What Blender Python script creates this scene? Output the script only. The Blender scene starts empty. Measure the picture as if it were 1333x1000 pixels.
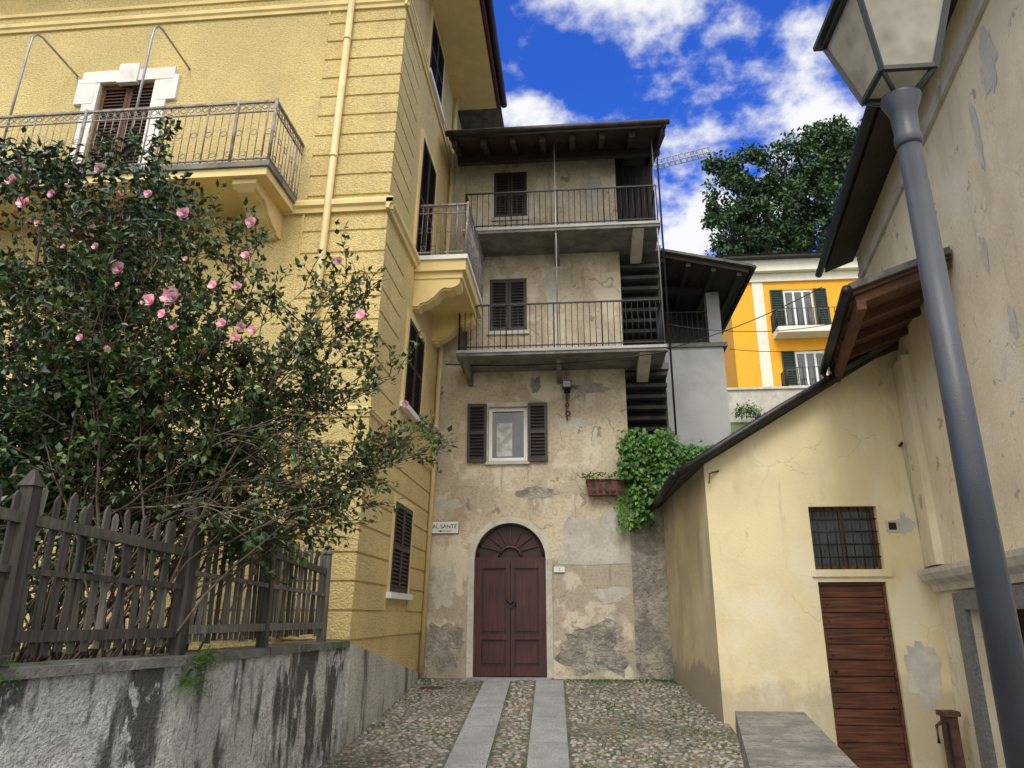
import bpy, math, random
from mathutils import Vector, Matrix, noise as mnoise
random.seed(7)
R=random.random
def U(a,b): return a+(b-a)*R()
sc=bpy.context.scene
sc.view_settings.view_transform='Standard'
try: sc.view_settings.look='None'
except Exception: pass
sc.view_settings.exposure=0

# ------------------------------------------------------------ materials
def rgba(c): return (c[0],c[1],c[2],1)
def mat(name,col,rough=.85,var=.2,ns=2.0,bump=.3,bs=60,metal=0,stains=(),low=None,crack=None,spec=None,bdist=.02,fine=0):
    """stains: (colour, noise scale, threshold, softness, z-stretch, strength)"""
    m=bpy.data.materials.new(name); m.use_nodes=True
    nt=m.node_tree; N=nt.nodes; Lk=nt.links
    b=N['Principled BSDF']; b.inputs['Roughness'].default_value=rough; b.inputs['Metallic'].default_value=metal
    if spec is not None: b.inputs['Specular IOR Level'].default_value=spec
    tc=N.new('ShaderNodeTexCoord'); co=tc.outputs['Object']
    def noi(scale,detail=4,zs=1.0,off=0):
        src=co
        if zs!=1.0 or off:
            mp=N.new('ShaderNodeMapping'); mp.inputs['Scale'].default_value=(1,1,zs); mp.inputs['Location'].default_value=(off,off*.7,off*.3)
            Lk.new(co,mp.inputs['Vector']); src=mp.outputs[0]
        n=N.new('ShaderNodeTexNoise'); n.inputs['Scale'].default_value=scale; n.inputs['Detail'].default_value=detail; n.inputs['Roughness'].default_value=.62
        Lk.new(src,n.inputs['Vector']); return n.outputs['Fac']
    def ramp(src,a,c):
        r=N.new('ShaderNodeMapRange'); r.inputs[1].default_value=a; r.inputs[2].default_value=c; r.interpolation_type='SMOOTHSTEP'
        Lk.new(src,r.inputs[0]); return r.outputs[0]
    def mix(f,c1,c2):
        x=N.new('ShaderNodeMix'); x.data_type='RGBA'
        if isinstance(f,(int,float)): x.inputs[0].default_value=f
        else: Lk.new(f,x.inputs[0])
        for i,c in ((6,c1),(7,c2)):
            if isinstance(c,tuple): x.inputs[i].default_value=rgba(c)
            else: Lk.new(c,x.inputs[i])
        return x.outputs[2]
    def mul(a,v):
        q=N.new('ShaderNodeMath'); q.operation='MULTIPLY'; Lk.new(a,q.inputs[0])
        if isinstance(v,(int,float)): q.inputs[1].default_value=v
        else: Lk.new(v,q.inputs[1])
        return q.outputs[0]
    d=tuple(max(0,c*(1-var)) for c in col); l=tuple(min(1,c*(1+var*.8)) for c in col)
    cur=mix(ramp(noi(ns),.35,.65),d,l)
    if low:
        z0,w,c,st=low
        sx=N.new('ShaderNodeSeparateXYZ'); Lk.new(co,sx.inputs[0])
        ad=N.new('ShaderNodeMath'); ad.operation='MULTIPLY_ADD'; Lk.new(noi(1.6,5,1,3),ad.inputs[0]); ad.inputs[1].default_value=-w*3; Lk.new(sx.outputs[2],ad.inputs[2])
        f=ramp(ad.outputs[0],z0-w*1.5+w*.3,z0-w*1.5-w*.3); cur=mix(mul(f,st),cur,c)
    if fine: cur=mix(mul(ramp(noi(bs*.6,2,1,5),.4,.75),fine*2),cur,tuple(c*.45 for c in col))
    for i,s in enumerate(stains):
        c,sca,th,so,zs,st=s
        cur=mix(mul(ramp(noi(sca,6,zs,11+7*i),th,th+so),st),cur,c)
    if crack:
        cs,cc,cw=crack
        va=N.new('ShaderNodeVectorMath'); va.operation='MULTIPLY_ADD'
        nn=N.new('ShaderNodeTexNoise'); nn.inputs['Scale'].default_value=3; nn.inputs['Detail'].default_value=4; Lk.new(co,nn.inputs['Vector'])
        Lk.new(nn.outputs['Color'],va.inputs[0]); va.inputs[1].default_value=(.5,.5,.5); Lk.new(co,va.inputs[2])
        v=N.new('ShaderNodeTexVoronoi'); v.feature='DISTANCE_TO_EDGE'; v.inputs['Scale'].default_value=cs; Lk.new(va.outputs[0],v.inputs['Vector'])
        f=mul(ramp(v.outputs['Distance'],cw,0),ramp(noi(1.1,2,1,31),.5,.6)); cur=mix(mul(f,.6),cur,cc)
    Lk.new(cur,b.inputs['Base Color'])
    if bump:
        bp=N.new('ShaderNodeBump'); bp.inputs['Strength'].default_value=bump; bp.inputs['Distance'].default_value=bdist
        Lk.new(noi(bs,3),bp.inputs['Height']); Lk.new(bp.outputs[0],b.inputs['Normal'])
    return m
def woodmat(name,col,var=.4,axis='z',rough=.75,bump=.4):
    m=bpy.data.materials.new(name); m.use_nodes=True; nt=m.node_tree; N=nt.nodes; Lk=nt.links; b=N['Principled BSDF']
    b.inputs['Roughness'].default_value=rough
    tc=N.new('ShaderNodeTexCoord'); mp=N.new('ShaderNodeMapping'); Lk.new(tc.outputs['Object'],mp.inputs[0])
    mp.inputs['Scale'].default_value={'z':(30,30,1.5),'x':(1.5,30,30),'y':(30,1.5,30)}[axis]
    n=N.new('ShaderNodeTexNoise'); n.inputs['Scale'].default_value=1.2; n.inputs['Detail'].default_value=4; Lk.new(mp.outputs[0],n.inputs[0])
    n2=N.new('ShaderNodeTexNoise'); n2.inputs['Scale'].default_value=2.5; n2.inputs['Detail'].default_value=3; Lk.new(tc.outputs['Object'],n2.inputs[0])
    r=N.new('ShaderNodeValToRGB'); e=r.color_ramp.elements; e[0].position=.3; e[1].position=.72
    e[0].color=rgba([c*(1-var) for c in col]); e[1].color=rgba([min(1,c*(1+var)) for c in col]); Lk.new(n.outputs[0],r.inputs[0])
    x=N.new('ShaderNodeMix'); x.data_type='RGBA'; x.blend_type='MULTIPLY'; x.inputs[0].default_value=.6
    r2=N.new('ShaderNodeValToRGB'); r2.color_ramp.elements[0].position=.3; r2.color_ramp.elements[0].color=(.35,.35,.35,1); r2.color_ramp.elements[1].position=.65; Lk.new(n2.outputs[0],r2.inputs[0])
    Lk.new(r.outputs[0],x.inputs[6]); Lk.new(r2.outputs[0],x.inputs[7]); Lk.new(x.outputs[2],b.inputs['Base Color'])
    if bump:
        bp=N.new('ShaderNodeBump'); bp.inputs['Strength'].default_value=bump; bp.inputs['Distance'].default_value=.01; Lk.new(n.outputs[0],bp.inputs['Height']); Lk.new(bp.outputs[0],b.inputs['Normal'])
    return m
def leafmat(name,col,rough=.45,trans=.0,ns=6):
    m=bpy.data.materials.new(name); m.use_nodes=True; nt=m.node_tree; N=nt.nodes; Lk=nt.links; b=N['Principled BSDF']
    b.inputs['Roughness'].default_value=rough
    tc=N.new('ShaderNodeTexCoord'); n=N.new('ShaderNodeTexNoise'); n.inputs['Scale'].default_value=ns; n.inputs['Detail'].default_value=1; Lk.new(tc.outputs['Object'],n.inputs[0])
    r=N.new('ShaderNodeValToRGB'); r.color_ramp.elements[0].position=.35; r.color_ramp.elements[1].position=.65
    r.color_ramp.elements[0].color=rgba([c*.6 for c in col]); r.color_ramp.elements[1].color=rgba([c*1.4 for c in col]); Lk.new(n.outputs[0],r.inputs[0])
    Lk.new(r.outputs[0],b.inputs['Base Color'])
    if trans:
        t=N.new('ShaderNodeBsdfTranslucent'); Lk.new(r.outputs[0],t.inputs[0])
        mx=N.new('ShaderNodeMixShader'); mx.inputs[0].default_value=trans; Lk.new(b.outputs[0],mx.inputs[1]); Lk.new(t.outputs[0],mx.inputs[2])
        Lk.new(mx.outputs[0],N['Material Output'].inputs[0])
    return m

YEL=mat('yellow_roughcast',(.75,.585,.25),var=.09,ns=.7,bump=1,bs=38,bdist=.04,fine=.2,stains=[((.50,.40,.19),1.3,.55,.25,.35,.5),((.38,.31,.18),5,.61,.2,.10,.4)])
YELS=mat('yellow_smooth_trim',(.75,.59,.27),var=.08,ns=1.5,bump=.15,bs=50,stains=[((.45,.37,.22),4,.57,.2,.3,.45)])
YELP=mat('yellow_painted_metal',(.72,.58,.30),rough=.5,var=.08,bump=0)
WHT=mat('white_trim_plaster',(.76,.74,.69),var=.08,bump=.1,stains=[((.4,.38,.33),3,.6,.2,.5,.4)])
PLI=mat('stained_roughcast_plinth',(.60,.58,.53),var=.15,ns=1,bump=1,bs=35,bdist=.04,fine=.3,stains=[((.09,.09,.08),2.2,.54,.12,.22,.85),((.68,.66,.61),3,.6,.1,.6,.7),((.09,.12,.04),2.5,.66,.1,.6,.5)])
GWALL=mat('garden_wall_roughcast',(.60,.59,.56),var=.16,ns=1.2,bump=1,bs=32,bdist=.05,fine=.34,stains=[((.06,.06,.053),1.9,.475,.09,.26,.93),((.74,.72,.68),3.8,.57,.06,.6,.8),((.07,.10,.03),3,.65,.1,.8,.6),((.05,.05,.045),7,.58,.1,.2,.7)])
COP=mat('mossy_coping_stone',(.14,.135,.12),var=.3,ns=4,bump=.8,bs=30,stains=[((.05,.08,.02),3,.5,.15,1,.8),((.3,.29,.27),9,.62,.1,1,.6)])
CEN=mat('old_plaster',(.545,.465,.335),var=.17,ns=.8,bump=.6,bs=28,fine=.24,
  stains=[((.68,.61,.48),1.1,.52,.06,1,.65),((.29,.235,.165),1.6,.535,.14,.4,.65),((.17,.145,.11),4.5,.58,.14,.14,.55),((.42,.25,.12),2.3,.65,.04,1,.65),((.63,.59,.50),3.1,.63,.02,1,.7),((.24,.195,.14),2.6,.64,.02,.8,.8)],
  low=(2.75,.35,(.36,.315,.25),.75),crack=(.9,(.14,.12,.1),.02))
STN=mat('rough_stone_wall',(.34,.31,.26),var=.3,ns=2.2,bump=1,bs=14,bdist=.05,fine=.25,stains=[((.15,.135,.11),3,.5,.15,.7,.7),((.48,.44,.37),4,.58,.08,1,.6)],crack=(3.2,(.07,.065,.06),.05))
PATCH=mat('new_plaster_patch',(.50,.465,.40),var=.12,ns=2,bump=.3,bs=30,fine=.15,stains=[((.34,.30,.24),3,.52,.15,.5,.6),((.6,.56,.48),2,.58,.08,.8,.5)])
GRYW=mat('grey_render',(.40,.395,.38),var=.12,ns=1,bump=.3,bs=30,stains=[((.25,.24,.23),2,.55,.2,.3,.5)])
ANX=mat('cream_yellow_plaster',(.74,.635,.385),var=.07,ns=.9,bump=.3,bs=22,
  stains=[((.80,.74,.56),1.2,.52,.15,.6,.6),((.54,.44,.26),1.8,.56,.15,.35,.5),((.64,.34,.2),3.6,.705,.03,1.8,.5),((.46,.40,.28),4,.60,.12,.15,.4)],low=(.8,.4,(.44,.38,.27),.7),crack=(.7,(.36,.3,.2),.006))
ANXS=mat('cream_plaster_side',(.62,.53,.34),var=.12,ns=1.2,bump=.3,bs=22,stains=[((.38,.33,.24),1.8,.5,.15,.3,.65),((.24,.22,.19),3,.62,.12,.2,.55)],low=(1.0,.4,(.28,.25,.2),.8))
CHU=mat('aged_cream_plaster',(.73,.645,.46),var=.11,ns=.7,bump=.5,bs=20,
  stains=[((.78,.73,.59),1.1,.52,.12,.7,.6),((.58,.50,.36),1.3,.56,.1,.6,.6),((.34,.31,.26),3,.635,.02,1.3,.8),((.64,.61,.55),2.1,.64,.03,1,.6),((.5,.43,.31),6,.59,.1,.12,.45)],crack=(.8,(.3,.26,.2),.008))
GREYP=mat('cement_repair',(.52,.50,.45),var=.1,ns=4,bump=.5,bs=25,stains=[((.62,.58,.48),5,.5,.1,1,.7)])
DSTN=mat('dark_granite_frame',(.19,.19,.19),var=.25,ns=30,bump=.3,bs=80)
LSTN=mat('pale_stone_moulding',(.53,.5,.42),var=.15,ns=3,bump=.3,bs=40,stains=[((.22,.21,.19),3,.55,.15,1,.6)])
GRAN=mat('granite_slab',(.31,.31,.315),var=.15,ns=2,bump=.25,bs=90,fine=.45,stains=[((.18,.17,.15),2.5,.55,.2,1,.5)])
PARA=mat('parapet_stone',(.23,.215,.19),var=.25,ns=4,bump=.6,bs=50,fine=.4,stains=[((.09,.09,.075),3,.52,.15,1,.7),((.36,.35,.32),8,.6,.1,1,.5)])
BAL=mat('balcony_stone_slab',(.19,.18,.16),var=.25,ns=3,bump=.4,bs=30,stains=[((.07,.065,.06),3,.5,.2,.5,.7)])
STR=mat('dark_stair_stone',(.06,.056,.05),var=.3,ns=3,bump=.4,bs=30)
DW=woodmat('dark_old_timber',(.035,.024,.018),bump=0); DWX=woodmat('dark_timber_beams',(.05,.032,.022),axis='y')
BRW=woodmat('brown_soffit_boards',(.11,.045,.022),axis='y'); SHU=woodmat('shutter_brown_paint',(.042,.025,.024),var=.25,rough=.5,bump=0)
MAR=woodmat('maroon_door_paint',(.068,.02,.018),var=.4,rough=.5,bump=.25); MARD=woodmat('maroon_door_dark',(.04,.012,.011),var=.3,rough=.5,bump=0)
PLK=woodmat('red_brown_planks',(.12,.042,.018),var=.75,axis='x',rough=.5,bump=.4)
FEN=woodmat('weathered_fence_dark',(.058,.048,.040),var=.55); FENL=woodmat('weathered_fence_grey',(.17,.155,.13),var=.55); FENM=woodmat('weathered_fence_green',(.085,.08,.06),var=.5)
IRON=mat('black_iron',(.025,.025,.027),rough=.5,var=.3,bump=0,metal=.3)
RUSTW=mat('old_painted_iron',(.27,.24,.22),rough=.6,var=.3,ns=8,bump=0,stains=[((.16,.08,.045),9,.52,.1,1,.8)])
RUST=mat('rusty_iron',(.10,.05,.032),rough=.8,var=.4,ns=10,bump=.5)
GUT=mat('dark_gutter_metal',(.03,.028,.028),rough=.45,var=.4,ns=4,bump=0,metal=.4)
SLATE=mat('stone_roof_slates',(.13,.125,.115),var=.35,ns=5,bump=.7,bs=20)
REDB=mat('dark_red_fascia',(.10,.02,.016),rough=.5,var=.2,bump=0)
GALV=mat('galvanised_pole',(.34,.34,.35),rough=.45,var=.2,metal=.5,bump=0)
LAMPM=mat('lamp_grey_paint',(.046,.052,.063),rough=.42,var=.16,ns=3,bump=.12,bs=120,stains=[((.10,.10,.10),14,.66,.08,.5,.5)])
LAMPD=mat('lamp_frame_dark',(.03,.033,.036),rough=.45,var=.2,bump=0)
TER=mat('rust_planter',(.16,.075,.055),var=.4,ns=8,bump=.5); SIGN=mat('white_enamel',(.72,.71,.67),rough=.4,var=.06,bump=0,stains=[((.3,.2,.12),7,.64,.1,1,.6)])
INK=mat('black_ink',(.02,.02,.02),var=.1,bump=0); DARK=mat('dark_interior',(.02,.018,.016),var=.3,bump=0)
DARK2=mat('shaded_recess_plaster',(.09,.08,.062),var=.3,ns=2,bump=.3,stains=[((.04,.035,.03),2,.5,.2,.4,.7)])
ORA=mat('orange_render',(.88,.40,.025),var=.04,bump=0); WRN=mat('cream_cornice',(.75,.72,.6),var=.05,bump=0); GRNS=mat('green_shutter',(.02,.075,.05),rough=.5,var=.2,bump=0)
CURT=mat('white_curtain',(.5,.5,.48),var=.3,ns=7,bump=0); WFR=mat('white_window_frame',(.75,.74,.7),rough=.4,var=.05,bump=0)
EARTH=mat('earth',(.10,.085,.06),var=.3,ns=3,bump=.7,bs=20,stains=[((.04,.06,.02),2,.5,.1,1,.8)])
HILL=mat('grass_ground',(.06,.085,.03),var=.35,ns=.5,bump=.5,bs=6)
MORT=mat('mortar_and_moss',(.14,.13,.10),var=.35,ns=5,bump=.8,bs=60,fine=.3,stains=[((.06,.08,.03),1.6,.5,.12,1,.85)])
PEB=[mat('cobble_a',(.25,.23,.195),rough=.75,var=.3,ns=14,bump=.2),mat('cobble_b',(.19,.175,.15),rough=.75,var=.3,ns=14,bump=.2),mat('cobble_c',(.32,.30,.26),rough=.75,var=.2,ns=14,bump=.2),mat('cobble_d',(.21,.17,.125),rough=.8,var=.3,ns=14,bump=.2)]
STEEL=mat('crane_steel',(.42,.42,.42),var=.1,bump=0)
GLS=mat('window_glass',(.05,.06,.07),rough=.05,var=.5,ns=1.5,bump=0,spec=.9)
LG=bpy.data.materials.new('lantern_glass'); LG.use_nodes=True
n_=LG.node_tree.nodes; b_=n_['Principled BSDF']; b_.inputs['Base Color'].default_value=(.62,.58,.48,1); b_.inputs['Roughness'].default_value=.25
t_=n_.new('ShaderNodeBsdfTranslucent'); t_.inputs[0].default_value=(.7,.66,.55,1); mx_=n_.new('ShaderNodeMixShader'); mx_.inputs[0].default_value=.5
tcg=n_.new('ShaderNodeTexCoord'); ng=n_.new('ShaderNodeTexNoise'); ng.inputs['Scale'].default_value=7; LG.node_tree.links.new(tcg.outputs['Object'],ng.inputs[0])
rg=n_.new('ShaderNodeValToRGB'); rg.color_ramp.elements[0].position=.3; rg.color_ramp.elements[0].color=(.42,.39,.31,1); rg.color_ramp.elements[1].position=.7; rg.color_ramp.elements[1].color=(.72,.69,.58,1)
LG.node_tree.links.new(ng.outputs[0],rg.inputs[0]); LG.node_tree.links.new(rg.outputs[0],b_.inputs['Base Color']); LG.node_tree.links.new(rg.outputs[0],t_.inputs[0])
LG.node_tree.links.new(b_.outputs[0],mx_.inputs[1]); LG.node_tree.links.new(t_.outputs[0],mx_.inputs[2]); LG.node_tree.links.new(mx_.outputs[0],n_['Material Output'].inputs[0])
PINK=leafmat('pink_petal',(.78,.32,.43),.6,.2); PINK2=leafmat('pale_pink_petal',(.84,.52,.59),.6,.2)
LV1=leafmat('leaf_dark',(.020,.046,.014),.33); LV2=leafmat('leaf_mid',(.046,.09,.025),.38,.15); LV3=leafmat('leaf_light',(.11,.165,.045),.4,.2); LVR=leafmat('leaf_reddish',(.20,.075,.025),.4)
VN1=leafmat('vine_green',(.06,.17,.02),.4,.25); VN2=leafmat('vine_dark',(.03,.09,.015),.4); VN3=leafmat('vine_light',(.13,.26,.035),.4,.25)
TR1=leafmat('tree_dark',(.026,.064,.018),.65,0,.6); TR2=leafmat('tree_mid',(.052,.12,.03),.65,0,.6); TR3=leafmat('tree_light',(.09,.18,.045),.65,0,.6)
BARK=woodmat('bark',(.10,.075,.055)); STEM=woodmat('rose_stem',(.14,.10,.07),var=.4,bump=0)

# ------------------------------------------------------------ mesh builder
def root(name):
    e=bpy.data.objects.new(name,None); sc.collection.objects.link(e); return e
class MB:
    def __init__(s,fr=None): s.v=[];s.f=[];s.mi=[];s.ms=[];s.fr=fr;s.sm=[]
    def m(s,mt):
        if mt not in s.ms: s.ms.append(mt)
        return s.ms.index(mt)
    def add(s,vs,fs,mt,smooth=False,raw=False):
        o=len(s.v)
        if s.fr and not raw: vs=[s.fr(*p) for p in vs]
        s.v+= [tuple(p) for p in vs]; k=s.m(mt)
        for f in fs: s.f.append(tuple(i+o for i in f)); s.mi.append(k); s.sm.append(smooth)
    def quad(s,a,b,c,d,mt): s.add([a,b,c,d],[(0,1,2,3)],mt)
    def box(s,x0,x1,y0,y1,z0,z1,mt):
        s.add([(x0,y0,z0),(x1,y0,z0),(x1,y1,z0),(x0,y1,z0),(x0,y0,z1),(x1,y0,z1),(x1,y1,z1),(x0,y1,z1)],
              [(0,3,2,1),(4,5,6,7),(0,1,5,4),(1,2,6,5),(2,3,7,6),(3,0,4,7)],mt)
    def hexa(s,p,mt): s.add(p,[(0,3,2,1),(4,5,6,7),(0,1,5,4),(1,2,6,5),(2,3,7,6),(3,0,4,7)],mt)
    def extr(s,poly,axis,a,b,mt):
        def P(q,t):
            return {'x':(t,q[0],q[1]),'y':(q[0],t,q[1]),'z':(q[0],q[1],t)}[axis]
        n=len(poly); vs=[P(q,a) for q in poly]+[P(q,b) for q in poly]
        fs=[tuple(range(n))[::-1],tuple(range(n,2*n))]+[(i,(i+1)%n,n+(i+1)%n,n+i) for i in range(n)]
        s.add(vs,fs,mt)
    def beam(s,p,q,w,h,mt,up=(0,0,1)):
        if s.fr: p=s.fr(*p); q=s.fr(*q)
        p=Vector(p);q=Vector(q);d=(q-p).normalized();u=Vector(up)
        if abs(d.dot(u))>.98: u=Vector((1,0,0))
        sd=d.cross(u).normalized();u=sd.cross(d)
        vs=[]
        for c in (p,q):
            for a,b in ((-1,-1),(1,-1),(1,1),(-1,1)): vs.append(c+sd*a*w/2+u*b*h/2)
        s.add(vs,[(0,1,2,3),(7,6,5,4),(0,4,5,1),(1,5,6,2),(2,6,7,3),(3,7,4,0)],mt,raw=True)
    def tube(s,pts,r,mt,n=6,smooth=True):
        if s.fr: pts=[s.fr(*p) for p in pts]
        pts=[Vector(p) for p in pts]; vs=[]; L=len(pts)
        rr=r if isinstance(r,(list,tuple)) else [r]*L
        for i,p in enumerate(pts):
            d=(pts[min(i+1,L-1)]-pts[max(i-1,0)])
            d=d.normalized() if d.length>1e-9 else Vector((0,0,1))
            u=Vector((0,0,1)) if abs(d.z)<.95 else Vector((1,0,0)); a=d.cross(u).normalized(); b=a.cross(d)
            for k in range(n):
                t=2*math.pi*k/n; vs.append(p+a*math.cos(t)*rr[i]+b*math.sin(t)*rr[i])
        fs=[(i*n+k,i*n+(k+1)%n,(i+1)*n+(k+1)%n,(i+1)*n+k) for i in range(L-1) for k in range(n)]
        fs+=[tuple(range(n))[::-1],tuple(range((L-1)*n,L*n))]
        s.add(vs,fs,mt,smooth,raw=True)
    def ring(s,c,r,tr,mt,plane='uz',n=10):
        pts=[]
        for k in range(n+1):
            t=2*math.pi*k/n
            pts.append((c[0]+r*math.cos(t),c[1],c[2]+r*math.sin(t)) if plane=='uz' else (c[0],c[1]+r*math.cos(t),c[2]+r*math.sin(t)))
        s.tube(pts,tr,mt,4)
    def wall(s,u0,u1,z0,z1,ops,mt,depth=.2,rev=None):
        us=sorted({u0,u1,*[o[0] for o in ops],*[o[1] for o in ops]}); zs=sorted({z0,z1,*[o[2] for o in ops],*[o[3] for o in ops]})
        for i in range(len(us)-1):
            for j in range(len(zs)-1):
                cu=(us[i]+us[i+1])/2; cz=(zs[j]+zs[j+1])/2
                if any(o[0]<cu<o[1] and o[2]<cz<o[3] for o in ops): continue
                s.quad((us[i],0,zs[j]),(us[i+1],0,zs[j]),(us[i+1],0,zs[j+1]),(us[i],0,zs[j+1]),mt)
        for a,b,c,d in [o[:4] for o in ops]:
            m2=rev or mt
            s.quad((a,0,c),(a,-depth,c),(a,-depth,d),(a,0,d),m2); s.quad((b,0,c),(b,-depth,c),(b,-depth,d),(b,0,d),m2)
            s.quad((a,0,d),(b,0,d),(b,-depth,d),(a,-depth,d),m2); s.quad((a,0,c),(b,0,c),(b,-depth,c),(a,-depth,c),m2)
            s.quad((a,-depth,c),(b,-depth,c),(b,-depth,d),(a,-depth,d),DARK)
    def shutter(s,u0,u1,z0,z1,d,mt,th=.04,pitch=.062):
        st=.055
        s.box(u0,u0+st,d,d+th,z0,z1,mt); s.box(u1-st,u1,d,d+th,z0,z1,mt)
        mid=(z0+z1)/2
        for a in (z0,mid-.035,z1-.07): s.box(u0+st,u1-st,d,d+th,a,a+.07,mt)
        s.quad((u0+st,d+.003,z0+.07),(u1-st,d+.003,z0+.07),(u1-st,d+.003,z1-.07),(u0+st,d+.003,z1-.07),DARK)
        for a,b in ((z0+.075,mid-.04),(mid+.04,z1-.075)):
            n=int((b-a)/pitch)
            for k in range(n):
                z=a+(k+.0)*(b-a)/n
                s.hexa([(u0+st,d+.006,z+.035),(u1-st,d+.006,z+.035),(u1-st,d+.034,z+.004),(u0+st,d+.034,z+.004),
                        (u0+st,d+.006,z+.045),(u1-st,d+.006,z+.045),(u1-st,d+.034,z+.014),(u0+st,d+.034,z+.014)],mt)
    def obj(s,name,parent=None):
        me=bpy.data.meshes.new(name); me.from_pydata(s.v,[],s.f); me.update()
        for m in s.ms: me.materials.append(m)
        me.polygons.foreach_set('material_index',s.mi); me.polygons.foreach_set('use_smooth',s.sm)
        o=bpy.data.objects.new(name,me); sc.collection.objects.link(o)
        if parent: o.parent=parent
        return o
def front(Y): return lambda u,d,z:(u,Y-d,z)
def side(X): return lambda u,d,z:(X+d,u,z)
def leaf(mb,p,d,nrm,L,W,mt):
    d=d.normalized(); sd=d.cross(nrm)
    if sd.length<1e-4: sd=d.orthogonal()
    sd.normalize(); n=sd.cross(d)
    mb.add([p,p+d*L*.45+sd*W*.5+n*W*.12,p+d*L-n*L*.08,p+d*L*.45-sd*W*.5+n*W*.12],[(0,1,2),(0,2,3)],mt,raw=True)
def rv():
    while True:
        v=Vector((U(-1,1),U(-1,1),U(-1,1)))
        if .05<v.length<1: return v.normalized()
def clump(mb,c,r,n,L,mats,shell=.5,sq=(1,1,1)):
    c=Vector(c)
    for i in range(n):
        v=rv(); rad=r*(shell+(1-shell)*R()) if R()<.75 else r*R()
        p=c+Vector((v.x*sq[0],v.y*sq[1],v.z*sq[2]))*rad
        d=(v*.5+rv()+Vector((0,0,-.25))).normalized()
        k=R(); mt=mats[0] if k<.42 else mats[1] if k<.8 else mats[2]
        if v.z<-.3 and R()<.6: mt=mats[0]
        leaf(mb,p,d,(v+rv()*.7+Vector((0,0,.6))).normalized(),L*U(.7,1.25),L*U(.45,.65),mt)

# ------------------------------------------------------------ ground
def gz(y):
    if y<8: return 0.
    if y<14.2: return .107*y-.856
    if y<50: return .663+(y-14.2)*.45
    return .663+35.8*.45
xs=[-400,-100,-30,-12,-2.95,-1,1.955,1.965,6,12,30,100,400]; ys=[-400,-60,-10,2,8,11.1,11.11,14.2,25,40,50,100,400]
g=MB(); vs=[(x,y,(-.36 if (x>1.96 and y<11.105 and x<30) else gz(y))) for y in ys for x in xs]; nx=len(xs)
g.add(vs,[(j*nx+i,j*nx+i+1,(j+1)*nx+i+1,(j+1)*nx+i) for j in range(len(ys)-1) for i in range(nx-1)],HILL); g.obj('ground')
g=MB()
for y0,y1 in ((-2,8),(8,14)): g.quad((-3.6 if y0<0 else -2.95,y0,gz(y0)+.004),(1.95,y0,gz(y0)+.004),(1.95,y1,gz(y1)+.004),(-3.6 if y0<0 else -2.95,y1,gz(y1)+.004),MORT)
g.obj('cobbled_lane')
g=MB(); g.quad((1.97,-6,-.35),(7,-6,-.35),(7,10.99,-.35),(1.97,10.99,-.35),GRAN); g.obj('lower_pavement')
def sx(y): return (14-y)*.033
g=MB()
for a,b in ((-1.70,-1.24),(-.79,-.32)):
    y=4.
    while y<13.75:
        L=min(U(.8,1.3),13.85-y); y1=y+L-.012
        cuts=[y,8,y1] if y<8<y1 else [y,y1]
        for c0,c1 in zip(cuts,cuts[1:]):
            h=.018
            g.hexa([(a+sx(c0),c0,gz(c0)),(b+sx(c0),c0,gz(c0)),(b+sx(c1),c1,gz(c1)),(a+sx(c1),c1,gz(c1)),
                (a+sx(c0),c0,gz(c0)+h),(b+sx(c0),c0,gz(c0)+h),(b+sx(c1),c1,gz(c1)+h),(a+sx(c1),c1,gz(c1)+h)],GRAN)
        y+=L
g.box(-2.0,-.52,13.8,13.99,.6,.672,GRAN)
g.obj('granite_paving_strips')
g=MB(); y=7.0
while y<13.95:
    x=-2.92+U(0,.05)
    while x<1.92:
        px=x+U(-.022,.022);py=y+U(-.028,.028)
        s=sx(py)
        if not(-1.75+s<px<-1.19+s or -.84+s<px<-.27+s) and not(px>1.88-(py-11)*.09 and py>11):
            r=U(.029,.05) if R()<.8 else U(.018,.028); e=U(.72,1.35); an=U(0,3.14); h=U(.006,.026); z=gz(py)+.002
            wear=mnoise.noise(Vector((px*.9,py*.8,9)))
            if wear>.15: h*=.55; r*=.9
            ca,sa=math.cos(an),math.sin(an); V=[]
            for rr,hh in ((1,0),(.72,.75)):
                for k in range(6):
                    t=k*math.pi/3; q=U(.85,1.12); lx=r*rr*math.cos(t)*e*q; ly=r*rr*math.sin(t)/e*q
                    V.append((px+lx*ca-ly*sa,py+lx*sa+ly*ca,z+h*hh))
            V.append((px,py,z+h))
            g.add(V,[(k,(k+1)%6,6+(k+1)%6,6+k) for k in range(6)]+[(6+k,6+(k+1)%6,12) for k in range(6)],random.choice(PEB if wear<.1 else PEB[:2]+[PEB[3]]),True)
        x+=U(.068,.09)
    y+=.075
g.obj('cobblestones')
g=MB()
for i in range(8500):
    if R()<.5: x,y=random.gauss(.45,.33),U(8.3,13.9)
    elif R()<.5: x,y=random.gauss(1.45,.3),U(8.2,13.9)
    else: x,y=U(-.25,1.8),random.gauss(13.85,.08)
    if R()<.12: x=random.gauss(-1.0,.1)
    if R()<.08: x=random.gauss(-2.75,.13)
    if mnoise.noise(Vector((x*1.9,y*1.5,2)))<.06 and y<13.6: continue
    if x>1.85 or y>13.97: continue
    p=Vector((x,y,gz(y)+.002)); leaf(g,p,Vector((U(-1,1),U(-1,1),.9)),rv(),U(.015,.042),.012,random.choice([LV2,LV2,LV3,VN2,VN1]))
g.obj('grass_tufts')
g=MB(); g.box(-2.68,-2.32,13.0,13.2,.54,.575,RUST)
for k in range(6): g.box(-2.66+k*.057,-2.635+k*.057,13.02,13.18,.575,.582,IRON)
g.obj('drain_grate')

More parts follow.
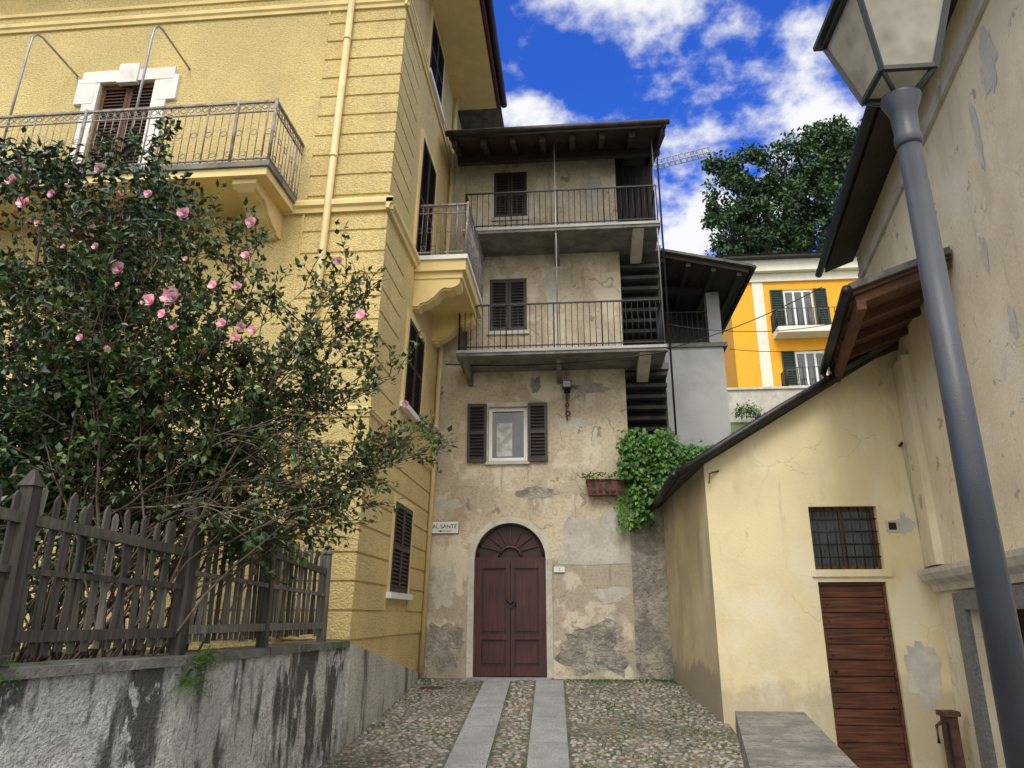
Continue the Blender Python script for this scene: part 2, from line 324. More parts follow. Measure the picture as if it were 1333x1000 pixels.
# ------------------------------------------------------------ yellow house
XB=-2.91;YB=9.53
yh=root('yellow_house')
w=MB(front(YB)); w.wall(-15,XB,-1,13,[(-7.93,-6.98,7.7,10.1),(-12.5,-11.5,7.7,10.1),(-7.9,-7.0,3.6,5.6)],YEL)
w.fr=side(XB); WY=(11.3,12.5)
w.wall(YB,14,-1,13,[(*WY,2.05,3.42),(*WY,5.0,6.5),(*WY,7.7,10.05),(*WY,11.45,12.8)],YEL)
w.fr=None; w.quad((-15,YB,-1),(-15,20,-1),(-15,20,13),(-15,YB,13),YEL); w.quad((XB,14,-1),(XB,20,-1),(XB,20,13),(XB,14,13),YEL)
w.obj('walls',yh)
w=MB(front(YB)); H=.36
def courses(mb,u0,u1,za,zb,ops,p=.022):
    z=za
    while z<zb-.1:
        z1=min(z+H-.024,zb)
        segs=[(u0,u1)]
        for o in ops:
            if z<o[3]+.12 and z1>o[2]-.14:
                ns=[]
                for a,b in segs:
                    if o[0]-.12>a: ns.append((a,min(b,o[0]-.12)))
                    if o[1]+.12<b: ns.append((max(a,o[1]+.12),b))
                segs=ns
        for a,b in segs: mb.hexa([(a,0,z),(b,0,z),(b,p,z+.008),(a,p,z+.008),(a,0,z1),(b,0,z1),(b,p,z1-.008),(a,p,z1-.008)],YEL)
        z+=H
courses(w,-4.16,XB+.022,1.42,7.4,[]); courses(w,-4.16,XB+.022,7.78,11.2,[])
w.box(-4.2,-4.162,0,.024,4.44,7.48,YEL); w.box(-4.2,-4.162,0,.024,7.68,11.28,YEL)
courses(w,-12,-4.2,1.42,4.3,[(-7.9,-7.0,3.6,5.6)])
w.fr=side(XB); courses(w,YB,14,1.42,4.35,[(*WY,2.05,3.42)]); courses(w,YB,YB+1.2,4.45,7.4,[]); courses(w,YB,YB+1.2,7.78,11.2,[])
w.obj('rusticated_courses',yh)
w=MB(front(YB))
def mould(mb,u0,u1,z,h,p): 
    mb.extr([(0,z),(p*.5,z),(p*.6,z+h*.35),(p,z+h*.5),(p,z+h*.85),(p*.8,z+h),(0,z+h)],'x',u0,u1,YELS)
mould(w,-15,XB+.1,7.48,.2,.1); mould(w,-15,XB+.07,11.28,.17,.07); mould(w,-15,XB+.05,4.36,.08,.05); w.box(-15,XB+.03,0,.03,11.62,11.68,YELS)
w.fr=side(XB); mould(w,YB-.1,14,7.481,.2,.1); mould(w,YB-.07,14,11.281,.17,.07); mould(w,YB-.05,14,4.361,.08,.05); w.box(YB,14,0,.03,11.621,11.681,YELS)
w.fr=front(YB)
for a,b in ((-8.17,-7.93),(-6.98,-6.74)): w.box(a,b,0,.05,7.7,10.1,WHT)
w.box(-8.25,-6.66,0,.06,10.1,10.32,WHT); w.box(-7.62,-7.28,.0,.09,10.05,10.42,WHT); w.box(-8.32,-8.0,0,.055,9.7,10.18,WHT); w.box(-6.9,-6.58,0,.055,9.7,10.18,WHT)
w.fr=side(XB)
for (za,zb) in ((2.05,3.42),(5.0,6.5),(7.7,10.05),(11.45,12.8)):
    for a,b in ((WY[0]-.11,WY[0]),(WY[1],WY[1]+.11)): w.box(a,b,0,.035,za,zb,YELS)
    w.box(WY[0]-.11,WY[1]+.11,0,.035,zb,zb+.11,YELS)
    if za!=7.7: w.box(WY[0]-.15,WY[1]+.15,0,.1,za-.09,za,WHT)
w.obj('mouldings',yh)
w=MB(side(XB))
for (za,zb) in ((2.05,3.42),(5.0,6.5),(7.7,10.05),(11.45,12.8)):
    m_=(WY[0]+WY[1])/2; w.shutter(WY[0]+.01,m_-.004,za+.01,zb-.01,.0,SHU); w.shutter(m_+.004,WY[1]-.01,za+.01,zb-.01,.0,SHU)
w.fr=front(YB)
for a,b in ((-7.93,-6.98),(-12.5,-11.5)):
    m_=(a+b)/2; w.shutter(a+.01,m_-.004,7.71,10.09,-.08,BRW); w.shutter(m_+.004,b-.01,7.71,10.09,-.08,BRW)
w.shutter(-7.89,-7.454,3.61,5.59,-.05,SHU); w.shutter(-7.446,-7.01,3.61,5.59,-.05,SHU)
w.obj('shutters',yh)
def console(mb,u0,u1,top,D,h,mt):
    pr=[(0,top),(D,top),(D,top-h*.18),(D*.93,top-h*.3),(D*.8,top-h*.36),(D*.66,top-h*.34),(D*.58,top-h*.42),(D*.46,top-h*.66),(D*.3,top-h*.84),(D*.16,top-h*.9),(D*.12,top-h),(0,top-h)]
    mb.extr(pr,'x',u0,u1,mt)
    mb.extr([(d*.96,z-.03) if d else (0,z-.03) for d,z in pr[2:]]+[(0,top-.08)],'x',u0+.05,u1-.05,mt)
def railing(mb,pts,z0,z1,mt,step=.11,orn=True,r=.008):
    for (p,q) in zip(pts,pts[1:]):
        L=math.dist(p,q); n=max(1,round(L/step))
        for zz,rr in ((z0+.07,.013),(z1,.02),(z1-.16,.011)) if orn else ((z0+.08,.012),(z1,.016)):
            mb.beam((*p,zz),(*q,zz),rr*2,rr*1.6,mt)
        for k in range(n+1):
            t=k/n; u=p[0]+(q[0]-p[0])*t; d=p[1]+(q[1]-p[1])*t
            mb.tube([(u,d,z0),(u,d,z1)],r if k%8 else r*1.8,mt,4)
            if orn and k<n:
                tm=(k+.5)/n; c=(p[0]+(q[0]-p[0])*tm,p[1]+(q[1]-p[1])*tm,z1-.08)
                pl='uz' if abs(q[0]-p[0])>abs(q[1]-p[1]) else 'dz'
                mb.ring(c,.04,.007,mt,pl,8)
                if k%2==0: mb.ring((c[0],c[1],z0+.5),.045,.006,mt,pl,8)
                if k%2==1: mb.ring((c[0],c[1],z0+.16),.04,.006,mt,pl,8)
w=MB(front(YB))
w.box(-15,-4.3,0,1.1,7.62,7.7,BAL); w.box(-15,-4.34,0,1.06,7.5,7.617,YELS)
for a in (-4.85,-7.4,-10): console(w,a,a+.34,7.5,.98,.42,YELS)
w.fr=side(XB); w.box(11.4,13.7,0,.93,7.62,7.7,WHT); w.box(11.44,13.66,0,.9,7.42,7.617,YELS); w.box(11.5,13.6,0,.84,7.3,7.42,YELS)
for a in (11.52,13.2): console(w,a,a+.36,7.3,.8,.5,YELS)
w.obj('balcony_slabs',yh)
w=MB(front(YB)); railing(w,[(-15,1.05),(-4.34,1.05),(-4.34,0)],7.7,8.7,RUSTW)
for u in (-4.34,-4.9,-7.2): w.tube([(u,1.05,7.7),(u,1.05,8.74)],.024,RUSTW,6)
w.fr=side(XB); railing(w,[(11.44,0),(11.44,.88),(13.66,.88),(13.66,0)],7.7,8.7,RUSTW,.09); 
for u,d in ((11.44,.88),(13.66,.88)): w.tube([(u,d,7.7),(u,d,8.74)],.026,RUSTW,6)
w.obj('balcony_railings',yh)
w=MB(front(YB))
for u in (-8.4,-6.45,-10.3):
    w.tube([(u,1.04,7.8),(u,1.04,9.9),(u,1.03,10.15),(u,.96,10.28),(u,.85,10.32),(u,0,10.3)],.018,GALV,6)
w.obj('awning_poles',yh)
w=MB(front(YB)); w.tube([(-3.8,.09,1.3),(-3.8,.09,12.9)],.055,YELP,10)
for zz in (3.2,5.4,8.4,10.6): w.tube([(-3.8,.09,zz),(-3.8,.09,zz+.05)],.066,YELP,10); 
w.fr=side(XB); w.tube([(13.85,.07,.75),(13.85,.07,12.9)],.045,YELP,8)
w.obj('downpipes',yh)
w=MB()
w.box(-16,-1.98,8.5,14.35,12.98,13.02,YELS); w.box(-16,-1.95,8.45,14.4,13.021,13.14,REDB)
w.box(-1.95,-1.9,8.45,14.4,12.96,13.2,REDB); w.tube([(-1.83,8.4,13.2),(-1.83,14.5,13.16)],.075,GUT,8)
w.hexa([(-16,8.4,13.15),(-1.9,8.4,13.15),(-1.9,20,13.15),(-16,20,13.15),(-12,12,15),(-6,12,15),(-6,16,15),(-12,16,15)],SLATE)
w.obj('roof_eaves',yh)
w=MB(side(XB)); 
w.hexa([(YB,0,-.2),(14,0,-.2),(14,.05,-.2),(YB,.05,-.2),(YB,0,1.38),(14,0,.72),(14,.05,.72),(YB,.05,1.38)],PLI); w.obj('plinth',yh)
for o in yh.children:      # house sheared in x with height to match its edges' image coordinates
    for v in o.data.vertices: v.co.x+=.03*(v.co.z-.7)

# ------------------------------------------------------------ centre house
ch=root('old_plaster_house'); YA=14
DO=(-1.93,-.6,.65,3.385); HW=(-1.69,-.93,4.57,5.66)
w=MB(front(YA))
w.wall(-2.95,.97,.3,11.6,[DO,HW,(-1.69,-.92,7.27,8.44),(-1.62,-.9,9.89,11.02)],CEN)
cx=-1.265; rr=.665; zs=2.72; ar=[(cx+rr*math.cos(math.pi*k/16),zs+rr*math.sin(math.pi*k/16)) for k in range(17)]
for k in range(8): w.add([(DO[1],0,3.385),(ar[k][0],0,ar[k][1]),(ar[k+1][0],0,ar[k+1][1])],[(0,1,2)],CEN); w.add([(DO[0],0,3.385),(ar[16-k][0],0,ar[16-k][1]),(ar[15-k][0],0,ar[15-k][1])],[(0,1,2)],CEN)
for k in range(16): w.quad((ar[k][0],0,ar[k][1]),(ar[k+1][0],0,ar[k+1][1]),(ar[k+1][0],-.14,ar[k+1][1]),(ar[k][0],-.14,ar[k][1]),WHT)
w.obj('front_wall',ch)
w=MB(front(YA)); ro=.78
for k in range(16):
    a0,a1=math.pi*k/16,math.pi*(k+1)/16
    P=lambda r,a,d:(cx+r*math.cos(a),d,zs+r*math.sin(a))
    w.hexa([P(rr,a0,0),P(ro,a0,0),P(ro,a0,.02),P(rr,a0,.02),P(rr,a1,0),P(ro,a1,0),P(ro,a1,.02),P(rr,a1,.02)],LSTN)
w.box(cx-ro,cx-rr,0,.02,.66,zs,PATCH); w.box(cx+rr,cx+ro,0,.02,.66,zs,PATCH)
w.box(-1.74,-.88,0,.05,4.5,4.568,LSTN); w.box(-1.74,-.87,0,.04,7.19,7.268,LSTN); w.box(-1.67,-.85,0,.04,9.81,9.888,LSTN)
w.box(-1.76,-1.692,0,.012,4.57,5.75,LSTN); w.box(-.928,-.87,0,.012,4.57,5.75,LSTN);w.box(-1.692,-.928,0,.012,5.662,5.75,LSTN)
def blob(mb,u,z,ru,rz,d,mt,seed):
    n=40; pts=[]
    for k in range(n):
        t=2*math.pi*k/n; q=1+.5*mnoise.noise(Vector((math.cos(t)*1.5+seed,math.sin(t)*1.5,seed*2.1)))+.35*mnoise.noise(Vector((math.cos(t)*4+seed,math.sin(t)*4,seed)))+.12*mnoise.noise(Vector((math.cos(t)*11,math.sin(t)*11,seed)))
        pts.append((u+ru*q*math.cos(t),z+rz*q*math.sin(t)))
    mb.add([(p[0],d,p[1]) for p in pts]+[(u,d,z)],[(k,(k+1)%n,n) for k in range(n)],mt)
w.add([(-.38,.006,2.62),(.2,.006,2.6),(.95,.006,2.63),(.96,.006,3.55),(.7,.006,3.62),(.5,.006,3.57),(.42,.006,3.45),(.2,.006,3.42),(-.15,.006,3.5),(-.25,.006,3.35),(-.3,.006,3.0)],[tuple(range(11))],PATCH)
blob(w,-2.5,3.75,.3,.1,.004,PATCH,3.3); blob(w,.35,6.0,.34,.10,.004,STN,8.1); blob(w,-.75,6.1,.12,.16,.004,STN,5.1); blob(w,-2.45,1.2,.38,.45,.004,STN,2.2); blob(w,.25,1.15,.62,.42,.004,STN,9.7)
blob(w,-.05,5.3,.3,.12,.004,PATCH,1.4); blob(w,-.75,3.95,.4,.12,.003,STN,6.6); blob(w,.6,2.1,.4,.14,.004,PATCH,7.7); blob(w,-2.5,2.2,.25,.35,.004,PATCH,4.9); blob(w,.5,10.4,.25,.4,.004,PATCH,2.9); blob(w,-.4,8.0,.15,.5,.004,PATCH,5.9)
w.obj('wall_trim',ch)
w=MB(front(YA))
dd=-.12
w.box(-1.93,-.6,dd-.03,dd+.03,2.66,2.76,MAR); w.box(-1.93,-1.86,dd-.03,dd+.03,.65,2.66,MAR); w.box(-.67,-.6,dd-.03,dd+.03,.65,2.66,MAR)
for a,b in ((-1.86,-1.27),(-1.26,-.67)):
    w.box(a,b,dd-.03,dd,.68,2.66,MARD); 
    for u0,u1,z0,z1 in ((a,a+.07,.68,2.66),(b-.07,b,.68,2.66),(a+.07,b-.07,.68,.84),(a+.07,b-.07,1.3,1.4),(a+.07,b-.07,2.56,2.66)): w.box(u0,u1,dd,dd+.028,z0,z1,MAR)
    for z0,z1 in ((.9,1.25),(1.45,2.5)): w.box(a+.11,b-.11,dd,dd+.014,z0,z1,MAR)
w.add([(p[0],dd-.01,p[1]) for p in ar],[tuple(range(17))],MARD)
for k in range(1,8):
    a=math.pi*k/8; w.beam((cx+.2*math.cos(a),dd+.01,zs+.08+.2*math.sin(a)),(cx+.6*math.cos(a),dd+.01,zs+.03+.58*math.sin(a)),.035,.02,MAR)
for r0 in (.62,.2): w.tube([(cx+r0*math.cos(math.pi*k/16),dd+.015,zs+.05+(r0-.02)*math.sin(math.pi*k/16)) for k in range(17)],.03,MAR,5)
w.tube([(-1.33,dd+.05,2.0),(-1.27,dd+.07,1.93),(-1.2,dd+.05,1.98)],.014,IRON); w.ring((-1.2,dd+.05,1.92),.04,.009,IRON); w.box(-1.3,-1.22,dd+.03,dd+.05,1.84,1.9,IRON)
w.obj('arched_door',ch)
w=MB(front(YA))
for a,b,c,d in ((-2.1,-1.72,4.55,5.72),(-.91,-.53,4.55,5.72)): w.shutter(a,b,c,d,.02,SHU)
for a,b,c,d in ((-1.68,-1.31,7.28,8.43),(-1.3,-.93,7.28,8.43),(-1.61,-1.265,9.9,11.01),(-1.255,-.91,9.9,11.01)): w.shutter(a,b,c,d,-.05,SHU)
w.obj('shutters',ch)
w=MB(front(YA))
a,b,c,d=HW
for u0,u1,z0,z1 in ((a,a+.07,c,d),(b-.07,b,c,d),(a+.07,b-.07,c,c+.08),(a+.07,b-.07,d-.07,d)): w.box(u0,u1,-.15,-.08,z0,z1,WFR)
w.box(a+.07,b-.07,-.14,-.13,c+.08,d-.07,GLS); w.box(a+.15,b-.3,-.129,-.127,c+.12,d-.3,CURT)
w.obj('window',ch)
w=MB(front(YA)); w.box(.97,1.75,-.6,.0,.3,4.75,STN); w.box(.97,1.02,-1.4,-.002,4.75,11.5,CEN)
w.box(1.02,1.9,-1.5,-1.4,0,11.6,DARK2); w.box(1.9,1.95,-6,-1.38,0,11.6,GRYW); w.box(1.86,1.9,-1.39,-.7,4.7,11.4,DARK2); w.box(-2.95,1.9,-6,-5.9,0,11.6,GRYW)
for z0,n,sg in ((4.7,9,1),(7.3,8,1)):
    for k in range(n):
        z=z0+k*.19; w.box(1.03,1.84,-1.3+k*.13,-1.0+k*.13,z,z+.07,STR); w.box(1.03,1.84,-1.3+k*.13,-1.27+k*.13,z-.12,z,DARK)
w.box(1.02,1.88,-1.39,0,6.36,6.49,BAL); w.box(1.02,1.88,-1.39,0,8.96,9.08,BAL)
for k in range(6): w.box(1.05+k*.14,1.17+k*.14,-.6,-.57,9.1,11.4,DW)
w.obj('gallery_recess',ch)
w=MB(front(YA))
for zt,xa,xb in ((6.5,-2.2,1.74),(9.08,-2.12,1.77)):
    w.box(xa,xb,0,1.0,zt-.11,zt,BAL); w.box(xa,xb,.97,1.02,zt-.05,zt+.005,GRYW)
    for u in (-2.05,-.27,1.35):
        wd=.1 if u<1 else .22
        w.extr([(0,zt-.115),(.75 if u<1 else .95,zt-.115),(.72,zt-.2),(.35,zt-.33),(0,zt-.4)],'x',u-wd/2,u+wd/2,BAL if u<1 else LSTN)
w.obj('balcony_slabs',ch)
w=MB(front(YA))
railing(w,[(-2.16,0),(-2.16,.96),(1.7,.96),(1.7,0)],6.5,7.43,IRON,.115,False,.007)
railing(w,[(-2.08,0),(-2.08,.96),(1.73,.96),(1.73,0)],9.08,9.9,IRON,.115,False,.007)
for u in (-.27,1.71): w.tube([(u,.96,6.5),(u,.96,11.05)],.014,GALV,6)
w.tube([(.95,.96,6.5),(.95,.96,7.43)],.012,IRON); 
w.obj('balcony_railings',ch)
w=MB(); q_=-.22
w.hexa([(-2.4,12.65,11.2+q_),(1.97,12.65,11.2+q_),(1.97,17,12.7+q_),(-2.4,17,12.7+q_),(-2.4,12.65,11.3+q_),(1.97,12.65,11.3+q_),(1.97,17,12.8+q_),(-2.4,17,12.8+q_)],DWX)
w.hexa([(-2.42,12.6,11.3+q_),(2.0,12.6,11.3+q_),(2.0,17,12.82+q_),(-2.42,17,12.82+q_),(-2.42,12.6,11.36+q_),(2.0,12.6,11.36+q_),(2.0,17,12.9+q_),(-2.42,17,12.9+q_)],SLATE)
w.hexa([(-2.4,17,12.7+q_),(1.97,17,12.7+q_),(1.97,21,11.2+q_),(-2.4,21,11.2+q_),(-2.4,17,12.8+q_),(1.97,17,12.8+q_),(1.97,21,11.3+q_),(-2.4,21,11.3+q_)],SLATE)
for k in range(8):
    u=-2.3+k*.6; w.beam((u,12.75,11.15+q_),(u,15.4,12.06+q_),.11,.13,DWX)
w.box(-2.35,1.93,13.5,13.62,11.18+q_,11.33+q_,DW)
w.tube([(-2.45,12.55,11.24+q_),(2.02,12.55,11.24+q_)],.06,GUT,8); w.tube([(1.9,12.6,11.2+q_),(1.82,12.9,11.0+q_),(1.8,13.03,10.7+q_),(1.8,13.03,4.8)],.02,GUT,6)
w.obj('roof',ch)

def textobj(s,size,loc,parent):
    c=bpy.data.curves.new('lettering','FONT'); c.body=s; c.size=size; c.extrude=.002; c.materials.append(INK)
    o=bpy.data.objects.new('lettering',c); o.location=loc; o.rotation_euler=(math.pi/2,0,0); sc.collection.objects.link(o); o.parent=parent; return o
sg=root('street_direction_sign'); w=MB(front(YA)); w.box(-2.76,-2.24,.02,.035,3.2,3.42,SIGN); w.box(-2.77,-2.23,.012,.02,3.19,3.43,IRON)
w.box(-2.57,-2.37,.035,.037,3.235,3.247,INK); w.add([(-2.63,.037,3.241),(-2.56,.037,3.262),(-2.56,.037,3.22)],[(0,1,2)],INK)
w.obj('panel',sg); textobj('AL SANTE',.105,(-2.735,YA-.037,3.29),sg)
sg=root('house_number_plate'); w=MB(front(YA)); w.box(-.45,-.25,.012,.03,2.475,2.575,SIGN); w.obj('panel',sg); textobj('1',.08,(-.37,YA-.032,2.497),sg)
fl=root('wall_floodlight'); w=MB(front(YA))
w.box(-.22,-.04,.12,.26,5.95,6.1,IRON); w.box(-.2,-.06,.26,.265,5.965,6.085,GLS); w.tube([(-.13,0,6.05),(-.13,.12,6.03)],.02,IRON); w.box(-.19,-.07,0,.02,5.9,6.15,IRON)
z=5.9
for k in range(7): w.ring((-.13+U(-.02,.02),.06+.02*(k%2),z),U(.03,.05),.014,RUST,'uz' if k%2 else 'dz',8); z-=.085
w.obj('lamp_and_chain',fl)
pl=root('wall_planter'); w=MB(front(YA)); w.hexa([(.24,.0,3.86),(.87,0,3.86),(.87,.2,3.86),(.24,.2,3.86),(.2,0,4.12),(.91,0,4.12),(.91,.24,4.12),(.2,.24,4.12)],TER); w.box(.18,.93,0,.26,4.12,4.15,TER)
for k in range(5): w.box(.3+k*.12,.36+k*.12,.215,.235,3.92,4.07,RUST)
w.obj('box',pl)
v=MB()
for cxv,czv,r,n in ((1.15,4.75,.34,380),(1.5,4.6,.36,380),(1.1,4.35,.3,280),(1.85,4.55,.3,320),(2.2,4.55,.22,200),(1.45,4.2,.32,280),(1.25,3.9,.26,200),(1.15,3.55,.16,90),(.95,4.3,.16,70),(2.5,4.58,.16,100),(1.7,4.9,.18,100),(1.05,3.35,.1,40)):
    for i in range(n):
        t=U(0,6.28); q=r*math.sqrt(R())*(1.25 if R()<.12 else 1); v0=Vector((cxv+q*math.cos(t),13.85-U(0,.35),czv+q*math.sin(t)))
        leaf(v,v0,Vector((U(-.7,.7),-U(0,.8),-U(.2,1))),Vector((U(-.5,.5),-1,U(0,1.2))),U(.07,.13),U(.06,.1),random.choice([VN1,VN1,VN2,VN3]))
for k in range(12):
    x,z=U(.8,1.35),U(3.9,4.3); pts=[]
    for j in range(9):
        pts.append((x,13.86,z)); x+=U(-.05,.04); z-=U(.05,.11)
        for q in range(4): leaf(v,Vector((x+U(-.05,.05),13.82,z+U(-.04,.04))),Vector((U(-.7,.7),-.4,-1)),Vector((0,-1,.5)),U(.05,.1),.06,random.choice([VN1,VN3,VN2]))
    v.tube(pts,.006,STEM,4)
for k in range(90): leaf(v,Vector((U(.05,.95),13.72,4.15+U(0,.1))),Vector((U(-1,1),-.5,U(-.3,.6))),Vector((0,-1,.7)),.07,.05,random.choice([VN1,VN3]))
v.obj('climbing_vine')

# ------------------------------------------------------------ grey house behind
gh=root('grey_rendered_house'); w=MB()
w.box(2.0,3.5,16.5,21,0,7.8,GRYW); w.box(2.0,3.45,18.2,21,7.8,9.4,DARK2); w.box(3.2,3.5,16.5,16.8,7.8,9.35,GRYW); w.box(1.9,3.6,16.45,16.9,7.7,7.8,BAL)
w.box(2.0,3.55,16.5,16.65,9.1,9.25,DW); w.obj('walls',gh)
w=MB(); w.hexa([(1.96,15.3,9.5),(3.95,15.3,9.0),(3.95,21.5,9.0),(1.96,21.5,9.5),(1.96,15.3,9.6),(3.95,15.3,9.1),(3.95,21.5,9.1),(1.96,21.5,9.6)],DWX)
w.hexa([(1.96,15.2,9.6),(4.02,15.2,9.1),(4.02,21.6,9.1),(1.96,21.6,9.6),(1.96,15.2,9.66),(4.02,15.2,9.16),(4.02,21.6,9.16),(1.96,21.6,9.66)],SLATE)
for k in range(4): w.beam((2.1+k*.55,15.35,9.42-k*.138),(2.1+k*.55,21,9.42-k*.138),.1,.12,DWX)
w.tube([(4.05,15.2,9.08),(4.05,21.6,9.08)],.06,GUT); w.obj('roof',gh)
w=MB(front(16.5)); railing(w,[(2.0,-.02),(3.2,-.02)],7.8,8.6,DW,.12,False,.014); w.obj('railing',gh)

# ------------------------------------------------------------ annex
an=root('cream_annex'); YN=11
w=MB(front(YN)); WN=(3.32,4.26,2.33,3.21); DN=(3.33,4.25,-.36,2.16)
w.wall(1.89,4.9,-.4,3.6,[WN,DN],ANX,depth=.16)
def roofz(x): return 3.68+(x-1.5)*.59
w.add([(1.89,0,3.6),(4.9,0,3.6),(4.9,0,roofz(4.9)-.06),(3.4,0,roofz(3.4)-.06),(1.89,0,roofz(1.89)-.06)],[(0,1,2,3,4)],ANX)
blob(w,4.55,.95,.22,.38,.004,GREYP,4.4); blob(w,4.62,2.95,.1,.17,.004,GREYP,6.4)
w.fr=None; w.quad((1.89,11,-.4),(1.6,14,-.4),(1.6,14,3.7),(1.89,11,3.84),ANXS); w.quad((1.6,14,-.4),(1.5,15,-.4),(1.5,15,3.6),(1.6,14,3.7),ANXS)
w.obj('walls',an)
w=MB(front(YN)); 
for k in range(12):
    z=-.3+k*.205; w.box(3.37,4.21,-.12,-.085-.006*(k%2),z+.006,min(z+.199,2.12),PLK)
w.box(3.33,3.37,-.13,-.05,-.36,2.16,PLK); w.box(4.21,4.25,-.13,-.05,-.36,2.16,PLK); w.box(3.37,4.21,-.13,-.05,2.12,2.16,PLK)
for k in range(9):
    z=.1+k*.22; 
    for u in (3.44,4.14): w.tube([(u,-.085,z),(u,-.075,z)],.012,IRON,6)
w.tube([(3.45,-.08,1.0),(3.45,-.05,1.0)],.02,IRON); w.obj('plank_door',an)
w=MB(front(YN)); a,b,c,d=WN; w.box(a,b,-.15,-.14,c,d,GLS)
w.box(a,a+.05,-.14,-.1,c,d,BRW); w.box(b-.05,b,-.14,-.1,c,d,BRW); w.box(a+.05,b-.05,-.14,-.1,c,c+.05,BRW); w.box(a+.05,b-.05,-.14,-.1,d-.05,d,BRW); w.box(3.76,3.82,-.14,-.1,c+.05,d-.05,BRW)
for k in range(1,8): w.tube([(a+k*(b-a)/8,-.05,c),(a+k*(b-a)/8,-.05,d)],.009,IRON,4)
for k in range(1,5): w.tube([(a,-.055,c+k*(d-c)/5),(b,-.055,c+k*(d-c)/5)],.009,IRON,4)
w.box(a-.06,b+.08,0,.03,c-.1,c-.002,ANX); w.box(4.36,4.52,0,.02,2.84,3.0,LSTN); w.box(4.39,4.49,.02,.03,2.87,2.97,IRON)
w.tube([(4.72,0,4.08),(4.72,.1,4.1)],.02,IRON); w.tube([(4.75,.012,4.1),(4.76,.012,3.7),(4.8,.012,2.6),(4.79,.012,2.2)],.008,LSTN,4)
w.tube([(2.1,.0,3.75),(1.95,.1,3.7),(1.93,.1,3.55)],.012,IRON)
w.obj('grated_window',an)
w=MB()
def rp(x,y,dz=0): return (x,y,roofz(x)+dz+ (.03*math.sin((x-1.5)*1.2)))
X_=[1.48,2.2,3.0,3.9,4.6,5.15]
for a,b in zip(X_,X_[1:]):
    w.hexa([rp(a,10.82,-.05),rp(b,10.82,-.05),rp(b,15.2,-.05),rp(a,15.2,-.05),rp(a,10.82,0),rp(b,10.82,0),rp(b,15.2,0),rp(a,15.2,0)],DWX)
    w.hexa([rp(a,10.78,.0),rp(b,10.78,.0),rp(b,15.2,.0),rp(a,15.2,.0),rp(a,10.78,.07),rp(b,10.78,.07),rp(b,15.2,.07),rp(a,15.2,.07)],SLATE)
w.tube([(1.42,10.75,3.66),(1.40,15.2,3.62)],.06,GUT,8)
w.tube([rp(x,10.76,.02) for x in X_[:4]],.055,GUT,8)
w.obj('lean_to_roof',an)

# ------------------------------------------------------------ church-like side building
cb=root('cream_church_building'); sl=math.tan(math.radians(9.4))
wx=lambda y:3.08+sl*y
cn=math.cos(math.radians(9.4)); sn=math.sin(math.radians(9.4))
def chf(u,d,z): return (wx(u)-d*cn,u+d*sn,z)
w=MB(chf); DC=(6.6,9.75,-.4,1.78)
w.wall(4.2,12.5,-.4,8.1,[DC],CHU,depth=.3)
for u,z,a,b,s_ in ((6.9,6.4,.09,.4,1.7),(6.3,6.9,.2,.3,2.7),(7.3,5.3,.08,.2,3.9),(7.0,4.4,.1,.15,5.3)): blob(w,u,z,a,b,.004,GREYP,s_)
w.fr=None; w.quad((wx(12.5),12.5,-.4),(14,12.8,-.4),(14,12.8,8.1),(wx(12.5),12.5,8.1),CHU); w.quad((wx(4.2),4.2,-.4),(12,4.2,-.4),(12,4.2,8.1),(wx(4.2),4.2,8.1),CHU)
w.obj('walls',cb)
w=MB(chf)
w.box(10.45,10.97,.0,.1,2.36,5.3,CHU); w.extr([(0,2.02),(.08,2.02),(.1,2.1),(.2,2.16),(.24,2.24),(.24,2.3),(0,2.34)],'x',5.5,10.85,LSTN)
w.box(9.75,10.15,0,.06,-.4,1.98,DSTN); w.box(6.2,9.75,0,.07,1.78,2.0,DSTN)
w.box(9.3,9.72,-.26,-.2,-.4,1.76,DARK)
w.box(4.3,12.4,0,.05,7.35,7.5,LSTN); w.obj('door_frame_and_mouldings',cb)
w=MB(chf)
w.hexa([(3.8,0,7.95),(12.8,0,7.95),(12.8,.5,7.78),(3.8,.5,7.78),(3.8,0,8.02),(12.8,0,8.02),(12.8,.5,7.86),(3.8,.5,7.86)],DWX)
w.hexa([(3.8,-4,10.4),(12.85,-4,10.4),(12.85,.55,7.86),(3.8,.55,7.86),(3.8,-4,10.48),(12.85,-4,10.48),(12.85,.55,7.94),(3.8,.55,7.94)],SLATE)
w.tube([(3.8,.6,7.84),(12.9,.6,7.8)],.065,GUT,8)
w.obj('roof_eaves',cb)
w=MB(); A=(3.25,8.15,5.25);B=(wx(8.15)-.02,8.15,5.68);C=(wx(11)+.1,11.0,5.68);D=(3.88,11.0,5.25)
def up(p,h): return (p[0],p[1],p[2]+h)
w.hexa([A,B,C,D,up(A,.04),up(B,.04),up(C,.04),up(D,.04)],BRW)
w.hexa([up((A[0]-.06,A[1]-.06,A[2]),.042),up((B[0]-.02,B[1]-.06,B[2]),.042),up(C,.042),up((D[0]-.06,D[1],D[2]),.042),up((A[0]-.06,A[1]-.06,A[2]),.12),up((B[0]-.02,B[1]-.06,B[2]),.12),up(C,.12),up((D[0]-.06,D[1],D[2]),.12)],SLATE)
for t in (.03,.28,.52,.76,.97):
    p=[A[i]+(D[i]-A[i])*t for i in range(3)]; q=[B[i]+(C[i]-B[i])*t for i in range(3)]
    w.beam((p[0]+.03,p[1],p[2]-.05),(q[0]-.02,q[1],q[2]-.05),.09,.1,BRW)
w.beam((A[0]+.08,A[1],A[2]-.12),(D[0]+.08,D[1],D[2]-.12),.1,.12,BRW)
w.tube([(A[0]-.1,A[1]-.1,A[2]+.03),(D[0]-.1,D[1],D[2]+.0),(3.72,10.72,5.02)],.06,GUT,8)
